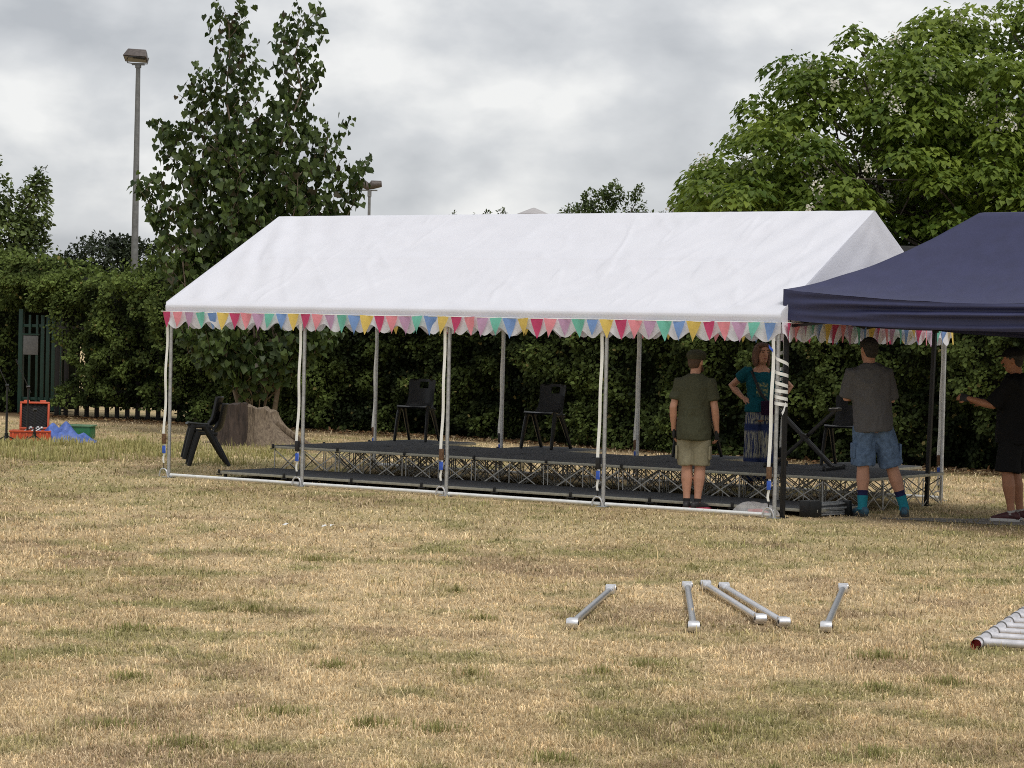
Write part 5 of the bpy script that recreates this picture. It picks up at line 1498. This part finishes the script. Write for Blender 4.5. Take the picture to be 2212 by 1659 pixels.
    MB().box((-.10, .165, .99), (.2, .06, .17), Matrix.Rotation(.08, 3, 'Y')).build('pouch', cloth('purple_canvas', (.02, .008, .024)), bg, bevel=.02)
    # man in grey, back to the viewer, arms folded
    P = dict(skin=M['skin'], head=(.28, -.06), hip=(-.115, 0), sh=(-.165, .01), w=1.02, shw=.172, hx=.0,
             arms=[((-.372, .05, 1.15), (-.2, .22, 1.19), (.9, .2, .1), (.1, -1, 0), .5), ((.072, .05, 1.14), (-.09, .24, 1.17), (-.9, .1, .1), (-.1, -1, 0), .5)],
             legs=[((-.2, .02, .5), (-.21, -.03, .09), (-.35, 1)), ((.09, .04, .5), (.225, .02, .09), (.3, 1))],
             shirt=[(.835, .182, .14), (.9, .186, .142), (1.0, .18, .136), (1.1, .178, .132), (1.2, .182, .132), (1.3, .19, .13), (1.37, .192, .122), (1.43, .172, .10), (1.475, .11, .078), (1.50, .07, .07)],
             shirt_m=cloth('grey_jersey', (.098, .096, .10), .15, 60), sleeve=.97,
             lower=dict(name='shorts', m=cloth('faded_denim', (.105, .16, .26), .35, 22), top=[(.98, .165, .12), (.9, .182, .134), (.83, .184, .134)], r=[.108, .112, .118], len=1.0, pocket=True, wr=.026),
             shoe=(mat('blue_trainer', (.03, .085, .13), .6, 0, .5, 22), SOLE_D),
             sock=[('sock', cloth('teal_sock', (.02, .2, .26)), .07, .205, .046), ('sock_band', cloth('navy_sock_band', (.02, .02, .07)), .205, .255, .048)])
    t, HM, sp = person('man in grey T-shirt and faded denim cargo shorts, arms folded, back turned beside the stage', V(3.80, 25.14, 0), .12, 1.82, P)
    short_hair(HM, HD, t, .008, -.08)
    # man in black at the right edge
    P = dict(skin=M['skin_tan'], head=(.1, -.05), w=1.12, shw=.19,
             glove=mat('dark_glove', (.02, .02, .022), .8, 0, .2, 40),
             arms=[((-.235, .17, 1.17), (-.2, .43, 1.235), (.05, 1, .15), (.9, 0, -.2), .7), ((.25, .12, 1.15), (.17, .37, 1.2), (-.05, 1, .1), (-.9, 0, -.2), .7)],
             legs=[((-.12, .03, .5), (-.12, -.02, .09), (-.1, 1)), ((.13, .02, .5), (.16, -.04, .09), (.3, 1))],
             shirt=[(.79, .2, .16), (.9, .2, .16), (1.0, .19, .15), (1.1, .188, .145), (1.2, .188, .142), (1.3, .192, .138), (1.37, .192, .125), (1.43, .172, .10), (1.475, .11, .078), (1.50, .07, .07)],
             shirt_m=cloth('black_jersey', (.008, .008, .009)), sleeve=.97,
             lower=dict(name='shorts', m=cloth('black_cotton', (.009, .009, .01)), top=[(.98, .165, .12), (.9, .182, .134), (.83, .184, .134)], r=[.108, .112, .116], len=1.0, wr=.02),
             shoe=(mat('maroon_shoe', (.06, .012, .014), .6, 0, .4, 22), SOLE_W), sock=[('sock', cloth('white_sock', (.4, .38, .36)), .07, .115, .038)])
    t, HM, sp = person('man in black T-shirt, shorts and cap reaching an arm out at the right edge', V(5.08, 24.93, 0), 1.12, 1.74, P)
    short_hair(HM, HD, t, .005, -.07)
    c = MB(); c.sphere((0, -.005, .068), (.09, .108, .066), 20, 10).tube([(0, -.005, .04), (0, -.005, .07)], [(.087, .105), (.089, .107)], 20, ref=(1, 0, 0))
    c.tube([(0, .08, .05), (0, .13, .048), (0, .175, .036)], [(.076, .012), (.07, .009), (.045, .005)], 14, ref=(1, 0, 0), dome=True)
    c.xf(HM); solid(c, 'cap', cloth('black_cap', (.012, .012, .013)), t, .008, 3)
make_people()
